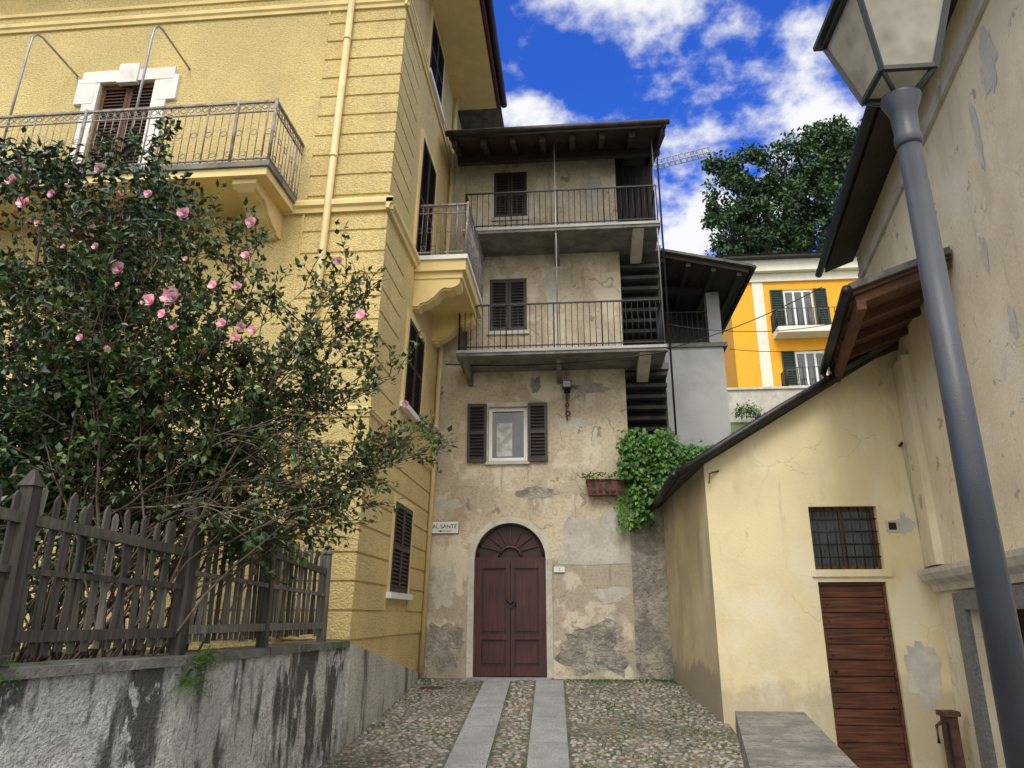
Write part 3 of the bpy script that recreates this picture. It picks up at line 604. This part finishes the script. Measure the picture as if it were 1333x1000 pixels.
w.obj('porch_canopy',cb)
ip=root('iron_hitching_post'); w=MB(); w.box(4.55,4.7,10.55,10.7,-.36,.55,RUST); w.box(4.52,4.73,10.52,10.73,.5,.56,RUST); w.tube([(4.48,10.5,.45),(4.4,10.48,.4),(4.4,10.48,.2)],.02,RUST); w.box(4.53,4.56,10.5,10.52,-.1,.45,IRON); w.obj('post',ip)

pw=root('stone_parapet_wall'); w=MB()
def pq(y,o): return 1.83-(8-y)*.165+o
ysn=[8.0,7.1,6.15,5.2,4.2,3.2]
for a,b in zip(ysn,ysn[1:]):
    a2=a-.008
    w.hexa([(pq(b,-.35),b,.66),(pq(b,.32),b,.66),(pq(a2,.32),a2,.66),(pq(a2,-.35),a2,.66),(pq(b,-.35)+.01,b+.006,.82),(pq(b,.32)-.01,b+.006,.82),(pq(a2,.32)-.01,a2-.01,.82),(pq(a2,-.35)+.01,a2-.01,.82)],PARA)
w.hexa([(pq(3.2,-.28),3.2,-.4),(pq(3.2,.27),3.2,-.4),(pq(7.95,.27),7.95,-.4),(pq(7.95,-.28),7.95,-.4),(pq(3.2,-.28),3.2,.66),(pq(3.2,.27),3.2,.66),(pq(7.95,.27),7.95,.66),(pq(7.95,-.28),7.95,.66)],STN)
w.obj('capped_wall',pw)

# ------------------------------------------------------------ garden wall + fence
gw=root('garden_wall'); PL=[(-4.3,1.2),(-3.62,3.5),(-3.08,5.85),(-2.9,9.53)]
w=MB()
for (p,q) in zip(PL,PL[1:]):
    w.hexa([(p[0]-.35,p[1],-.2),(q[0]-.35,q[1],-.2),(q[0],q[1],-.2),(p[0],p[1],-.2),(p[0]-.35,p[1],1.34),(q[0]-.35,q[1],1.34),(q[0],q[1],1.34),(p[0],p[1],1.34)],GWALL)
    n=int(math.dist(p,q)/.62)
    for k in range(n):
        t0,t1=k/n,(k+1)/n-.006; o=U(-.015,.015); hh=U(-.008,.012)
        a=(p[0]+(q[0]-p[0])*t0,p[1]+(q[1]-p[1])*t0); b=(p[0]+(q[0]-p[0])*t1,p[1]+(q[1]-p[1])*t1)
        w.hexa([(a[0]-.38,a[1],1.341),(b[0]-.38,b[1],1.341),(b[0]+.05+o,b[1],1.341),(a[0]+.05+o,a[1],1.341),(a[0]-.38,a[1],1.41+hh),(b[0]-.38,b[1],1.41+hh),(b[0]+.04+o,b[1],1.405+hh),(a[0]+.04+o,a[1],1.405+hh)],COP)
w.obj('wall',gw)
g=MB(); g.quad((-20,1.2,1.3),(-4.5,1.2,1.3),(-3.1,9.6,1.3),(-20,9.6,1.3),EARTH); g.obj('garden_bed')
fe=root('picket_fence'); w=MB()
def fpt(p,q,t,z,off=0): return (p[0]+(q[0]-p[0])*t-.12+off,p[1]+(q[1]-p[1])*t,z)
def picket(p,q,t,z0,z1,mt,wd=.055,lean=0):
    a=Vector(fpt(p,q,t,z0)); b=Vector(fpt(p,q,t+lean,z1)); dr=Vector((q[0]-p[0],q[1]-p[1],0)).normalized()*wd/2; n=Vector((dr.y,-dr.x,0)).normalized()*.01
    tip=b+Vector((0,0,wd*.9))
    w.add([a-dr-n,a+dr-n,b+dr-n,tip-n,b-dr-n,a-dr+n,a+dr+n,b+dr+n,tip+n,b-dr+n],[(0,1,2,3,4),(9,8,7,6,5),(0,5,6,1),(1,6,7,2),(2,7,8,3),(3,8,9,4),(4,9,5,0)],mt)
secs=[((-3.9,2.6),(-3.62,3.5),1.48,2.62,2.60,FEN),((-3.62,3.5),(-3.08,5.85),1.48,2.58,2.42,FEN),((-3.06,6.0),(-2.92,8.85),1.50,2.62,2.43,FENL)]
for p,q,z0,za,zb,mt in secs:
    L=math.dist(p,q); n=int(L/.098)
    for k in range(n+1):
        t=k/n; z1=za+(zb-za)*t-.05; k_=R(); picket(p,q,t,z0+U(-.02,.01),z1+U(-.06,.04),mt if k_<.6 else FENM if k_<.85 else (FENL if mt is FEN else FEN),U(.038,.055),U(-.012,.012)+( .03 if k%4==2 else -.03 if k%4==3 else 0))
    w.beam(fpt(p,q,0,z0+.1,.03),fpt(p,q,1,z0+.1,.03),.035,.07,mt); w.beam(fpt(p,q,0,za-.22,.03),fpt(p,q,1,zb-.22,.03),.035,.07,FENM); w.beam(fpt(p,q,0,(za+z0)/2-.02,.03),fpt(p,q,1,(zb+z0)/2-.02,.03),.025,.04,mt)
w.obj('pickets_and_rails',fe)
w=MB()
for x,y,h,mt in ((-3.5,4.45,2.5,FEN),(-3.17,5.93,2.6,FEN),(-3.02,8.9,2.42,FENL),(-3.1,7.4,2.5,FENM)):
    w.box(x-.045,x+.045,y-.045,y+.045,1.38,h,mt); w.hexa([(x-.06,y-.06,h),(x+.06,y-.06,h),(x+.06,y+.06,h),(x-.06,y+.06,h),(x-.012,y-.012,h+.11),(x+.012,y-.012,h+.11),(x+.012,y+.012,h+.11),(x-.012,y+.012,h+.11)],mt)
w.obj('posts',fe)

# ------------------------------------------------------------ plants
t=MB(); base=Vector((-5.2,6.4,1.3))
for k in range(9):
    an_=k*.7; e=Vector((-5.1+math.cos(an_)*U(.3,.95),6.3+math.sin(an_)*U(.2,.8),U(3.6,6.0)))
    m1=base.lerp(e,.4)+Vector((U(-.15,.15),U(-.15,.15),.3)); t.tube([base+Vector((U(-.1,.1),U(-.1,.1),0)),m1,e],[.06,.04,.012],BARK,6)
lobes=[]
for k in range(82):
    z=U(2.6,6.15); f=1-abs((z-4.3)/2.7)**3; r=max(.45,1.3*f); a=U(0,6.28); q=r*math.sqrt(R())
    lobes.append((-4.95+q*math.cos(a)*1.1,6.3+q*math.sin(a)*.9,z))
for c in lobes: clump(t,c,U(.22,.42),165,.09,[LV1,LV1,LV2],.6)
for a,b,c,r in ((-4.3,6.4,6.75,.13),(-4.33,6.4,6.45,.17),(-4.35,6.4,6.1,.25),(-4.75,6.3,6.2,.27),(-5.3,6.3,6.2,.22),(-5.9,6.2,5.9,.25),(-4.3,6.3,5.7,.25),(-4.2,6.3,5.3,.22),(-4.85,6.3,6.5,.12),(-4.55,6.3,6.5,.13)): clump(t,(a,b,c),r,int(420*r),.085,[LV1,LV2,LV2],.3,(.8,.8,1.3))
t.tube([(-4.6,6.3,4.5),(-4.35,6.4,6.0),(-4.3,6.4,6.9)],[.02,.012,.005],BARK,5)
t.obj('camellia_tree')
h=MB()
for k in range(30): clump(h,(U(-7.5,-4.3),U(5.0,8.2),U(1.6,3.3)),U(.35,.55),130,.09,[LV1,LV1,LV2],.5)
for k in range(10): clump(h,(U(-4.3,-3.6),U(4.2,6.5),U(1.5,2.1)),U(.2,.35),80,.07,[LV1,LV2,LV1],.4)
h.obj('garden_shrubs')
rb=root('rose_bush'); t=MB(); lf=MB(); tipsall=[]
def rleafspray(p,d,n=3):
    for q in range(n):
        dd_=(d+rv()*1.0).normalized()
        k=R(); rt=.22 if (p.z>4.7 and p.x<-3.6) else .05
        mt=LVR if k<rt else LV2 if k<.52 else LV1 if k<.74 else LV3
        leaf(lf,p+rv()*.05,dd_,(rv()*.6+Vector((0,-.3,1))).normalized(),U(.045,.088),U(.032,.056),mt)
def cane(b,e,arch,r0,tw=9,dens=1.0,bare=.25):
    pts=[];n=12
    mid=b.lerp(e,.5)+Vector((U(-.15,.15),U(-.15,.15),arch))
    for i in range(n+1):
        s=i/n; p=b*(1-s)**2+mid*2*s*(1-s)+e*s*s; p+=Vector((U(-.02,.02),U(-.02,.02),U(-.02,.02))); pts.append(p)
    t.tube(pts,[r0*(1-.75*i/n) for i in range(n+1)],STEM,5)
    for k in range(tw):
        s=U(bare,1); i=min(int(s*n),n-1); p=pts[i].lerp(pts[i+1],R()); d=(pts[i+1]-pts[i]).normalized()
        dv=(d*.6+rv()*.9+Vector((0,0,.15))).normalized(); L=U(.2,.5); q=p; tp=[p]
        for j in range(5):
            q=q+dv*L/5; dv=(dv+rv()*.25+Vector((0,0,-.04))).normalized(); tp.append(q)
            for z in range(2):
                if R()<dens: rleafspray(q,dv,3)
        t.tube(tp,[.006,.005,.005,.004,.003,.002],STEM,4)
        if bare<.37: tipsall.append(q)
base=Vector((-3.9,6.0,1.35))
targets=[(-1.45,6.9,3.15),(-1.5,6.8,3.4),(-1.75,6.7,2.95),(-1.7,6.6,3.75),(-1.95,6.5,4.15),(-2.05,6.3,4.6),(-1.9,6.4,4.55),(-2.3,6.2,4.5),(-2.4,6.4,3.5),(-2.2,6.6,3.2),(-2.6,6.0,4.65),(-2.8,6.0,4.9),(-3.0,5.8,4.6),(-2.5,5.8,3.9),(-2.1,6.6,3.9),(-2.7,5.9,3.5),(-3.2,5.7,5.0),(-3.4,5.6,4.7),(-3.6,5.6,5.2),(-3.1,5.6,4.1),(-3.8,5.5,4.9),(-4.2,5.5,5.3),(-4.5,5.5,5.0),(-4.8,5.4,5.2),(-4.6,5.4,4.4),(-4.0,5.4,4.2),(-3.6,5.4,3.9),(-3.2,5.5,3.6),(-4.9,5.4,4.0),(-4.4,5.3,3.6),(-2.9,5.9,3.2),(-5.1,5.5,4.7),(-3.5,5.6,3.3),(-2.0,6.7,3.0),(-2.5,6.4,4.0),(-4.3,5.4,4.7),(-3.9,5.5,3.5),(-4.6,5.4,3.9),(-3.4,5.6,4.2),(-2.9,5.9,3.9)]
for T in targets:
    for c in range(2):
        b=base+Vector((U(-.9,.6),U(-.5,.6),0)); e=Vector(T)+rv()*.2
        cane(b,e,U(.2,.8),U(.009,.015),14,.9 if c==0 else .62,.36)
for k in range(75):
    b=base+Vector((U(-1.4,.5),U(-.5,.6),U(.2,1.0))); e=Vector((U(-5,-1.9),U(5.2,6.8),U(2.3,3.4))); cane(b,e,U(.0,.6),U(.006,.013),4,.1,.4)
t.obj('stems',rb); lf.obj('leaves',rb)
fl=MB()
def rose(c,r):
    c=Vector(c)
    for lay,(n,rr,up_) in enumerate(((7,1.0,.15),(6,.8,.5),(5,.55,.9),(3,.3,1.3))):
        for k in range(n):
            a=2*math.pi*k/n+lay*.5+U(-.15,.15); ax=Vector((math.cos(a)*1,-.55-.25*up_,math.sin(a)+.2)).normalized()
            tng=Vector((-math.sin(a),0,math.cos(a))); o=c; w_=r*.62; L=r*rr*U(.8,1.1)
            mid=o+ax*L*.6+Vector((0,-.1*r*lay,0)); tip=o+ax*L+Vector((0,-.25*r*up_,0))
            fl.add([o,mid+tng*w_*.7,tip+tng*w_*.35,tip-tng*w_*.35,mid-tng*w_*.7],[(0,1,2,3,4)],PINK if (lay+k)%3==0 else PINK2,raw=True)
for x_,z_,r in ((-4.82,5.2,.07),(-4.26,5.6,.06),(-3.9,4.57,.07),(-3.4,5.1,.07),(-3.38,4.28,.1),(-3.5,4.2,.07),(-3.3,4.22,.06),(-2.73,4.93,.06),(-2.79,4.34,.05),(-1.9,4.2,.055),(-2.93,4.05,.05),(-3.03,4.38,.05),(-2.72,4.6,.045),(-2.12,4.7,.055),(-5.06,5.5,.065),(-3.63,3.43,.045),(-1.45,3.35,.04),(-2.68,3.94,.05),(-3.74,5.3,.05),(-3.3,4.0,.045),(-3.98,5.3,.04),(-4.68,5.36,.05)):
    rose((x_,5.5+U(-.15,.05)+(.5 if x_>-2.3 else 0),z_+(.1 if x_>-2.3 else 0)),r)
tipsall=[p for p in tipsall if p.y<6.0 and p.z>3.6]
for p in random.sample(tipsall,26): rose(p+Vector((0,-.1,.02)),U(.022,.046))
fl.obj('flowers',rb)
f=MB()
for bx,by,bz in ((-3.45,4.3,1.4),(-3.5,4.1,1.38),(-3.02,6.05,1.38),(-3.55,3.95,1.3),(-3.06,5.9,1.2)):
    for k in range(40):
        d=Vector((U(-.2,1),U(-1,1),U(-.2,.9))).normalized(); p=Vector((bx,by,bz))
        for j in range(7):
            p=p+d*.025; d.z-=.12
            for s_ in (-1,1): leaf(f,p,(d.cross(Vector((0,0,1)))*s_+d*.4),Vector((0,0,1)),.035,.012,random.choice([VN3,VN1,LV3]))
f.obj('wall_fern')
t=MB(); bx,by=15,46
t.tube([(bx,by,13),(bx+.2,by,18),(bx,by,23)],[.6,.45,.3],BARK,8)
crown=[(11.0,45,28.8,1.9),(12.3,45,30.6,1.8),(10.5,45,31.0,1.2),(13.8,46,27.8,2.5),(12,45,26.2,2.2),(14.8,45,30.6,2.2),(16.2,46,31.8,2.4),(17.8,46,32.4,2.2),(17.2,46,29.4,2.7),(19.6,46,31.6,2.5),(19.2,46,28.2,2.8),(15.6,45,27.4,2.8),(21.5,46,30.8,2.1),(12.8,46,24.4,2.4),(17.5,46,25.4,2.8),(20.8,46,33.2,1.6),(22.0,47,27.0,2.6),(18.4,46,33.8,1.2),(11.0,45,24.2,1.8),(16,46,24,2.6),(14.2,46,28.6,2.2),(10.4,45,26.6,1.3)]
for x,y,z,r in crown:
    t.tube([(bx,by,21),((x+bx)/2,(y+by)/2,(z+21)/2+.6),(x,y,z)],[.25,.14,.05],BARK,5)
    for k in range(int(13*r)):
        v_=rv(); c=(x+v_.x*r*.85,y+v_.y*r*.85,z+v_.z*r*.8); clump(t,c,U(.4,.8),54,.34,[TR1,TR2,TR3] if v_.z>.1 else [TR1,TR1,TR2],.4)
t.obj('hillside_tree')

# ------------------------------------------------------------ orange house, retaining wall, crane
oh=root('orange_apartment_house'); w=MB(front(40))
wins=[(12.1,13.74,17.05,19.6),(12.35,14.0,13.6,15.85),(16.3,17.8,17.05,19.6),(16.3,17.8,13.6,15.85)]
w.wall(9.1,24,8,20.6,wins,ORA,depth=.15); w.box(10.4,11.0,0,.06,12.6,20.1,WRN); w.box(8.9,24,0,.5,20.61,21.3,WRN); w.box(8.7,24,0,.9,21.3,21.45,GUT)
w.box(9.1,24,0,.15,20.1,20.6,WRN); w.fr=None; w.quad((9.1,40,8),(9.1,52,8),(9.1,52,20.6),(9.1,40,20.6),ORA)
w.hexa([(8.5,39,21.46),(24,39,21.46),(24,52,21.46),(8.5,52,21.46),(12,45,22.2),(21,45,22.2),(21,46,22.2),(12,46,22.2)],SLATE); w.obj('walls',oh)
w=MB(front(40))
for a,b,c,d in wins:
    w.box(a,b,-.1,-.06,c,d,WFR)
    for k in range(3): w.box(a+.12+k*(b-a-.1)/3,a+(k+1)*(b-a-.1)/3,-.06,-.05,c+.15,d-.15,GLS)
    for u0,u1 in ((a-.75,a-.02),(b+.02,b+.75)): w.shutter(u0,u1,c,d,.03,GRNS,.05,.14)
w.obj('windows',oh)
w=MB(front(40))
for xa,xb,zt in ((11.3,15.3,16.95),(11.5,15.5,13.5),(15.8,19,16.95),(15.9,19,13.5)):
    w.box(xa,xb,0,1.1,zt-.35,zt,WRN); railing(w,[(xa,0),(xa,1.05),(xb,1.05),(xb,0)],zt,zt+1.05,IRON,.28,False,.025)
w.obj('balconies',oh)
rw=root('stone_retaining_wall'); w=MB(); w.box(7.5,26,37.8,38.2,8,13.0,PATCH); w.box(7.4,26,37.7,38.3,13.0,13.12,LSTN); w.obj('wall',rw)
b=MB()
for k in range(8): clump(b,(U(8.2,9.6),37,U(11.0,11.9)),.35,60,.16,[VN2,VN1,VN3],.4)
b.obj('hillside_bush')
cr=root('tower_crane'); w=MB(); yy=80
N_=30
for k in range(N_):
    x0=-4+k*.72; x1=x0+.72; z0=51.2+.228*(x0+4); z1=51.2+.228*(x1+4)
    w.tube([(x0,yy-.45,z0),(x1,yy-.45,z1)],.09,STEEL,4); w.tube([(x0,yy+.45,z0),(x1,yy+.45,z1)],.09,STEEL,4); w.tube([(x0,yy,z0+1),(x1,yy,z1+1)],.09,STEEL,4)
    for s_ in (-.45,.45): w.tube([(x0,yy+s_,z0),(x0+.36,yy,(z0+z1)/2+1),(x1,yy+s_,z1)],.055,STEEL,4)
for s1 in (-.6,.6):
    for s2 in (-.6,.6): w.tube([(-4+s1,yy+s2,10),(-4+s1,yy+s2,56)],.08,STEEL,4)
for k in range(38): w.tube([(-4.6,yy-.6,10+k*1.2),(-3.4,yy-.6,11.2+k*1.2)],.04,STEEL,4)
w.tube([(17.2,yy,56),(17.2,yy,54)],.06,STEEL,4); w.obj('lattice',cr)

cb2=root('overhead_cables'); w=MB()
def cable(p,q,sag,r=.009):
    p=Vector(p);q=Vector(q); w.tube([p.lerp(q,s/14)-Vector((0,0,sag*4*(s/14)*(1-s/14))) for s in range(15)],r,IRON,4)
cable((-2.5,13.6,6.45),(1.75,12.95,6.35),.12,.014); cable((1.75,12.95,6.4),(4.3,12.0,7.1),.1); cable((1.8,13.0,6.9),(5.2,13,6.9),.2,.007); cable((3.6,16.4,7.6),(6,13,6.5),.15,.007)
w.obj('cables',cb2)

# ------------------------------------------------------------ street lamp
lp=root('street_lamp'); w=MB(); lx,ly=1.54,3.0
w.tube([(lx,ly,0),(lx,ly,.9),(lx,ly,.95)],[.10,.10,.07],LAMPM,24); w.tube([(lx,ly,.95),(lx,ly,3.74)],[.064,.049],LAMPM,24)
w.tube([(lx,ly,3.72),(lx,ly,3.735),(lx,ly,3.775),(lx,ly,3.79),(lx,ly,3.9),(lx,ly,3.97),(lx,ly,3.985),(lx,ly,4.0)],[.05,.058,.058,.052,.058,.085,.085,.06],LAMPM,24)
w.obj('post',lp)
w=MB(); z0,z1=4.06,4.48; h0,h1=.115,.215
for sx_,sy_ in ((-1,-1),(1,-1),(1,1),(-1,1)):
    w.tube([(lx+sx_*.03,ly+sy_*.03,3.98),(lx+sx_*.07,ly+sy_*.07,4.01),(lx+sx_*h0,ly+sy_*h0,z0)],.011,LAMPD,6)
    w.beam((lx+sx_*h0,ly+sy_*h0,z0-.01),(lx+sx_*h1,ly+sy_*h1,z1),.022,.022,LAMPD)
for (h,z,tt) in ((h0,z0,.022),(h1,z1,.03)):
    c=[(lx-h,ly-h,z),(lx+h,ly-h,z),(lx+h,ly+h,z),(lx-h,ly+h,z)]
    for k in range(4): w.beam(c[k],c[(k+1)%4],tt,tt,LAMPD)
he=.255
w.hexa([(lx-he,ly-he,z1+.015),(lx+he,ly-he,z1+.015),(lx+he,ly+he,z1+.015),(lx-he,ly+he,z1+.015),(lx-he,ly-he,z1+.04),(lx+he,ly-he,z1+.04),(lx+he,ly+he,z1+.04),(lx-he,ly+he,z1+.04)],LAMPD)
w.hexa([(lx-.23,ly-.23,z1+.041),(lx+.23,ly-.23,z1+.041),(lx+.23,ly+.23,z1+.041),(lx-.23,ly+.23,z1+.041),(lx-.06,ly-.06,z1+.25),(lx+.06,ly-.06,z1+.25),(lx+.06,ly+.06,z1+.25),(lx-.06,ly+.06,z1+.25)],LAMPD)
w.tube([(lx,ly,z1+.25),(lx,ly,z1+.3),(lx,ly,z1+.34),(lx,ly,z1+.4)],[.05,.06,.03,.005],LAMPD,10)
w.obj('lantern_frame',lp)
w=MB()
for k in range(4):
    s_=[(-1,-1),(1,-1),(1,1),(-1,1)]; a=s_[k]; b=s_[(k+1)%4]; i0=h0-.004; i1=h1-.004
    w.quad((lx+a[0]*i0,ly+a[1]*i0,z0),(lx+b[0]*i0,ly+b[1]*i0,z0),(lx+b[0]*i1,ly+b[1]*i1,z1),(lx+a[0]*i1,ly+a[1]*i1,z1),LG)
w.quad((lx-i0,ly-i0,z0+.012),(lx+i0,ly-i0,z0+.012),(lx+i0,ly+i0,z0+.012),(lx-i0,ly+i0,z0+.012),LG)
w.obj('lantern_glass',lp)

# ------------------------------------------------------------ light
el=math.radians(50); sd=Vector((-.12,-1,0)).normalized()*math.cos(el)+Vector((0,0,math.sin(el)))
S=bpy.data.lights.new('sun','SUN'); S.energy=2.1; S.angle=math.radians(26); S.color=(1,.965,.91)
so=bpy.data.objects.new('sun',S); so.rotation_euler=sd.to_track_quat('Z','Y').to_euler(); sc.collection.objects.link(so)
W=bpy.data.worlds.new('World'); sc.world=W; W.use_nodes=True; N=W.node_tree.nodes; Lk=W.node_tree.links
bg=N['Background']; bg.inputs[1].default_value=.12
sk=N.new('ShaderNodeTexSky'); sk.sky_type='NISHITA'; sk.sun_disc=False; sk.sun_elevation=el; sk.sun_rotation=math.atan2(sd.x,sd.y); sk.dust_density=.3; sk.ozone_density=2.5; sk.altitude=600
tc=N.new('ShaderNodeTexCoord'); D_=tc.outputs['Generated']
tint=N.new('ShaderNodeMix'); tint.data_type='RGBA'; tint.blend_type='MULTIPLY'; tint.inputs[0].default_value=1; tint.inputs[7].default_value=(.34,.84,2.2,1); Lk.new(sk.outputs[0],tint.inputs[6])
sep=N.new('ShaderNodeSeparateXYZ'); Lk.new(D_,sep.inputs[0])
def M(op,a,b=None,c=None):
    n=N.new('ShaderNodeMath'); n.operation=op
    for i,q in enumerate((a,b,c)):
        if q is None: continue
        if isinstance(q,(int,float)): n.inputs[i].default_value=q
        else: Lk.new(q,n.inputs[i])
    return n.outputs[0]
def SS(v,a,b):
    n=N.new('ShaderNodeMapRange'); n.interpolation_type='SMOOTHSTEP'; n.inputs[1].default_value=a; n.inputs[2].default_value=b; Lk.new(v,n.inputs[0]); return n.outputs[0]
zz=M('ADD',M('MAXIMUM',sep.outputs[2],.0),.25)
cmb=N.new('ShaderNodeCombineXYZ'); Lk.new(M('DIVIDE',sep.outputs[0],zz),cmb.inputs[0]); Lk.new(M('DIVIDE',sep.outputs[1],zz),cmb.inputs[1]); cmb.inputs[2].default_value=.6
n1=N.new('ShaderNodeTexNoise'); n1.inputs['Scale'].default_value=6.5; n1.inputs['Detail'].default_value=7; n1.inputs['Roughness'].default_value=.58; Lk.new(cmb.outputs[0],n1.inputs[0])
cov=None
for dv,rad,amp in (((.10,.822,.753),.17,.17),((.04,.80,.69),.12,.10),((.22,.85,.72),.13,.15),((.32,.87,.67),.16,.19),((.17,.906,.50),.14,.24),((-.05,.83,.66),.13,.13),((.15,.86,.6),.11,.08)):
    v_=Vector(dv).normalized(); dp=N.new('ShaderNodeVectorMath'); dp.operation='DISTANCE'; Lk.new(D_,dp.inputs[0]); dp.inputs[1].default_value=v_
    f=M('MULTIPLY',M('MAXIMUM',M('SUBTRACT',1.0,M('DIVIDE',dp.outputs['Value'],rad)),0.0),amp)
    cov=f if cov is None else M('MAXIMUM',cov,f)
den=M('ADD',n1.outputs[0],cov)
cl=SS(den,.535,.725)
mxc=N.new('ShaderNodeMix'); mxc.data_type='RGBA'; Lk.new(cl,mxc.inputs[0]); Lk.new(tint.outputs[2],mxc.inputs[6]); mxc.inputs[7].default_value=(7.9,8.0,8.1,1)
# bright soft fill added to the unseen sky behind and above the camera
fill_f=SS(M('SUBTRACT',sep.outputs[2],M('MULTIPLY',sep.outputs[1],.9)),.28,.75)
fill_mix=N.new('ShaderNodeMix'); fill_mix.data_type='RGBA'; Lk.new(fill_f,fill_mix.inputs[0]); Lk.new(mxc.outputs[2],fill_mix.inputs[6]); fill_mix.inputs[7].default_value=(14.6,14.2,13.6,1)
Lk.new(fill_mix.outputs[2],bg.inputs[0])

# ------------------------------------------------------------ camera
c=bpy.data.cameras.new('camera'); c.sensor_width=36; c.lens=960/1333*36; c.clip_end=2000; c.clip_start=.05
co=bpy.data.objects.new('camera',c); co.location=(0,0,1.7); co.rotation_euler=(math.radians(107.5),0,math.radians(5)); sc.collection.objects.link(co); sc.camera=co
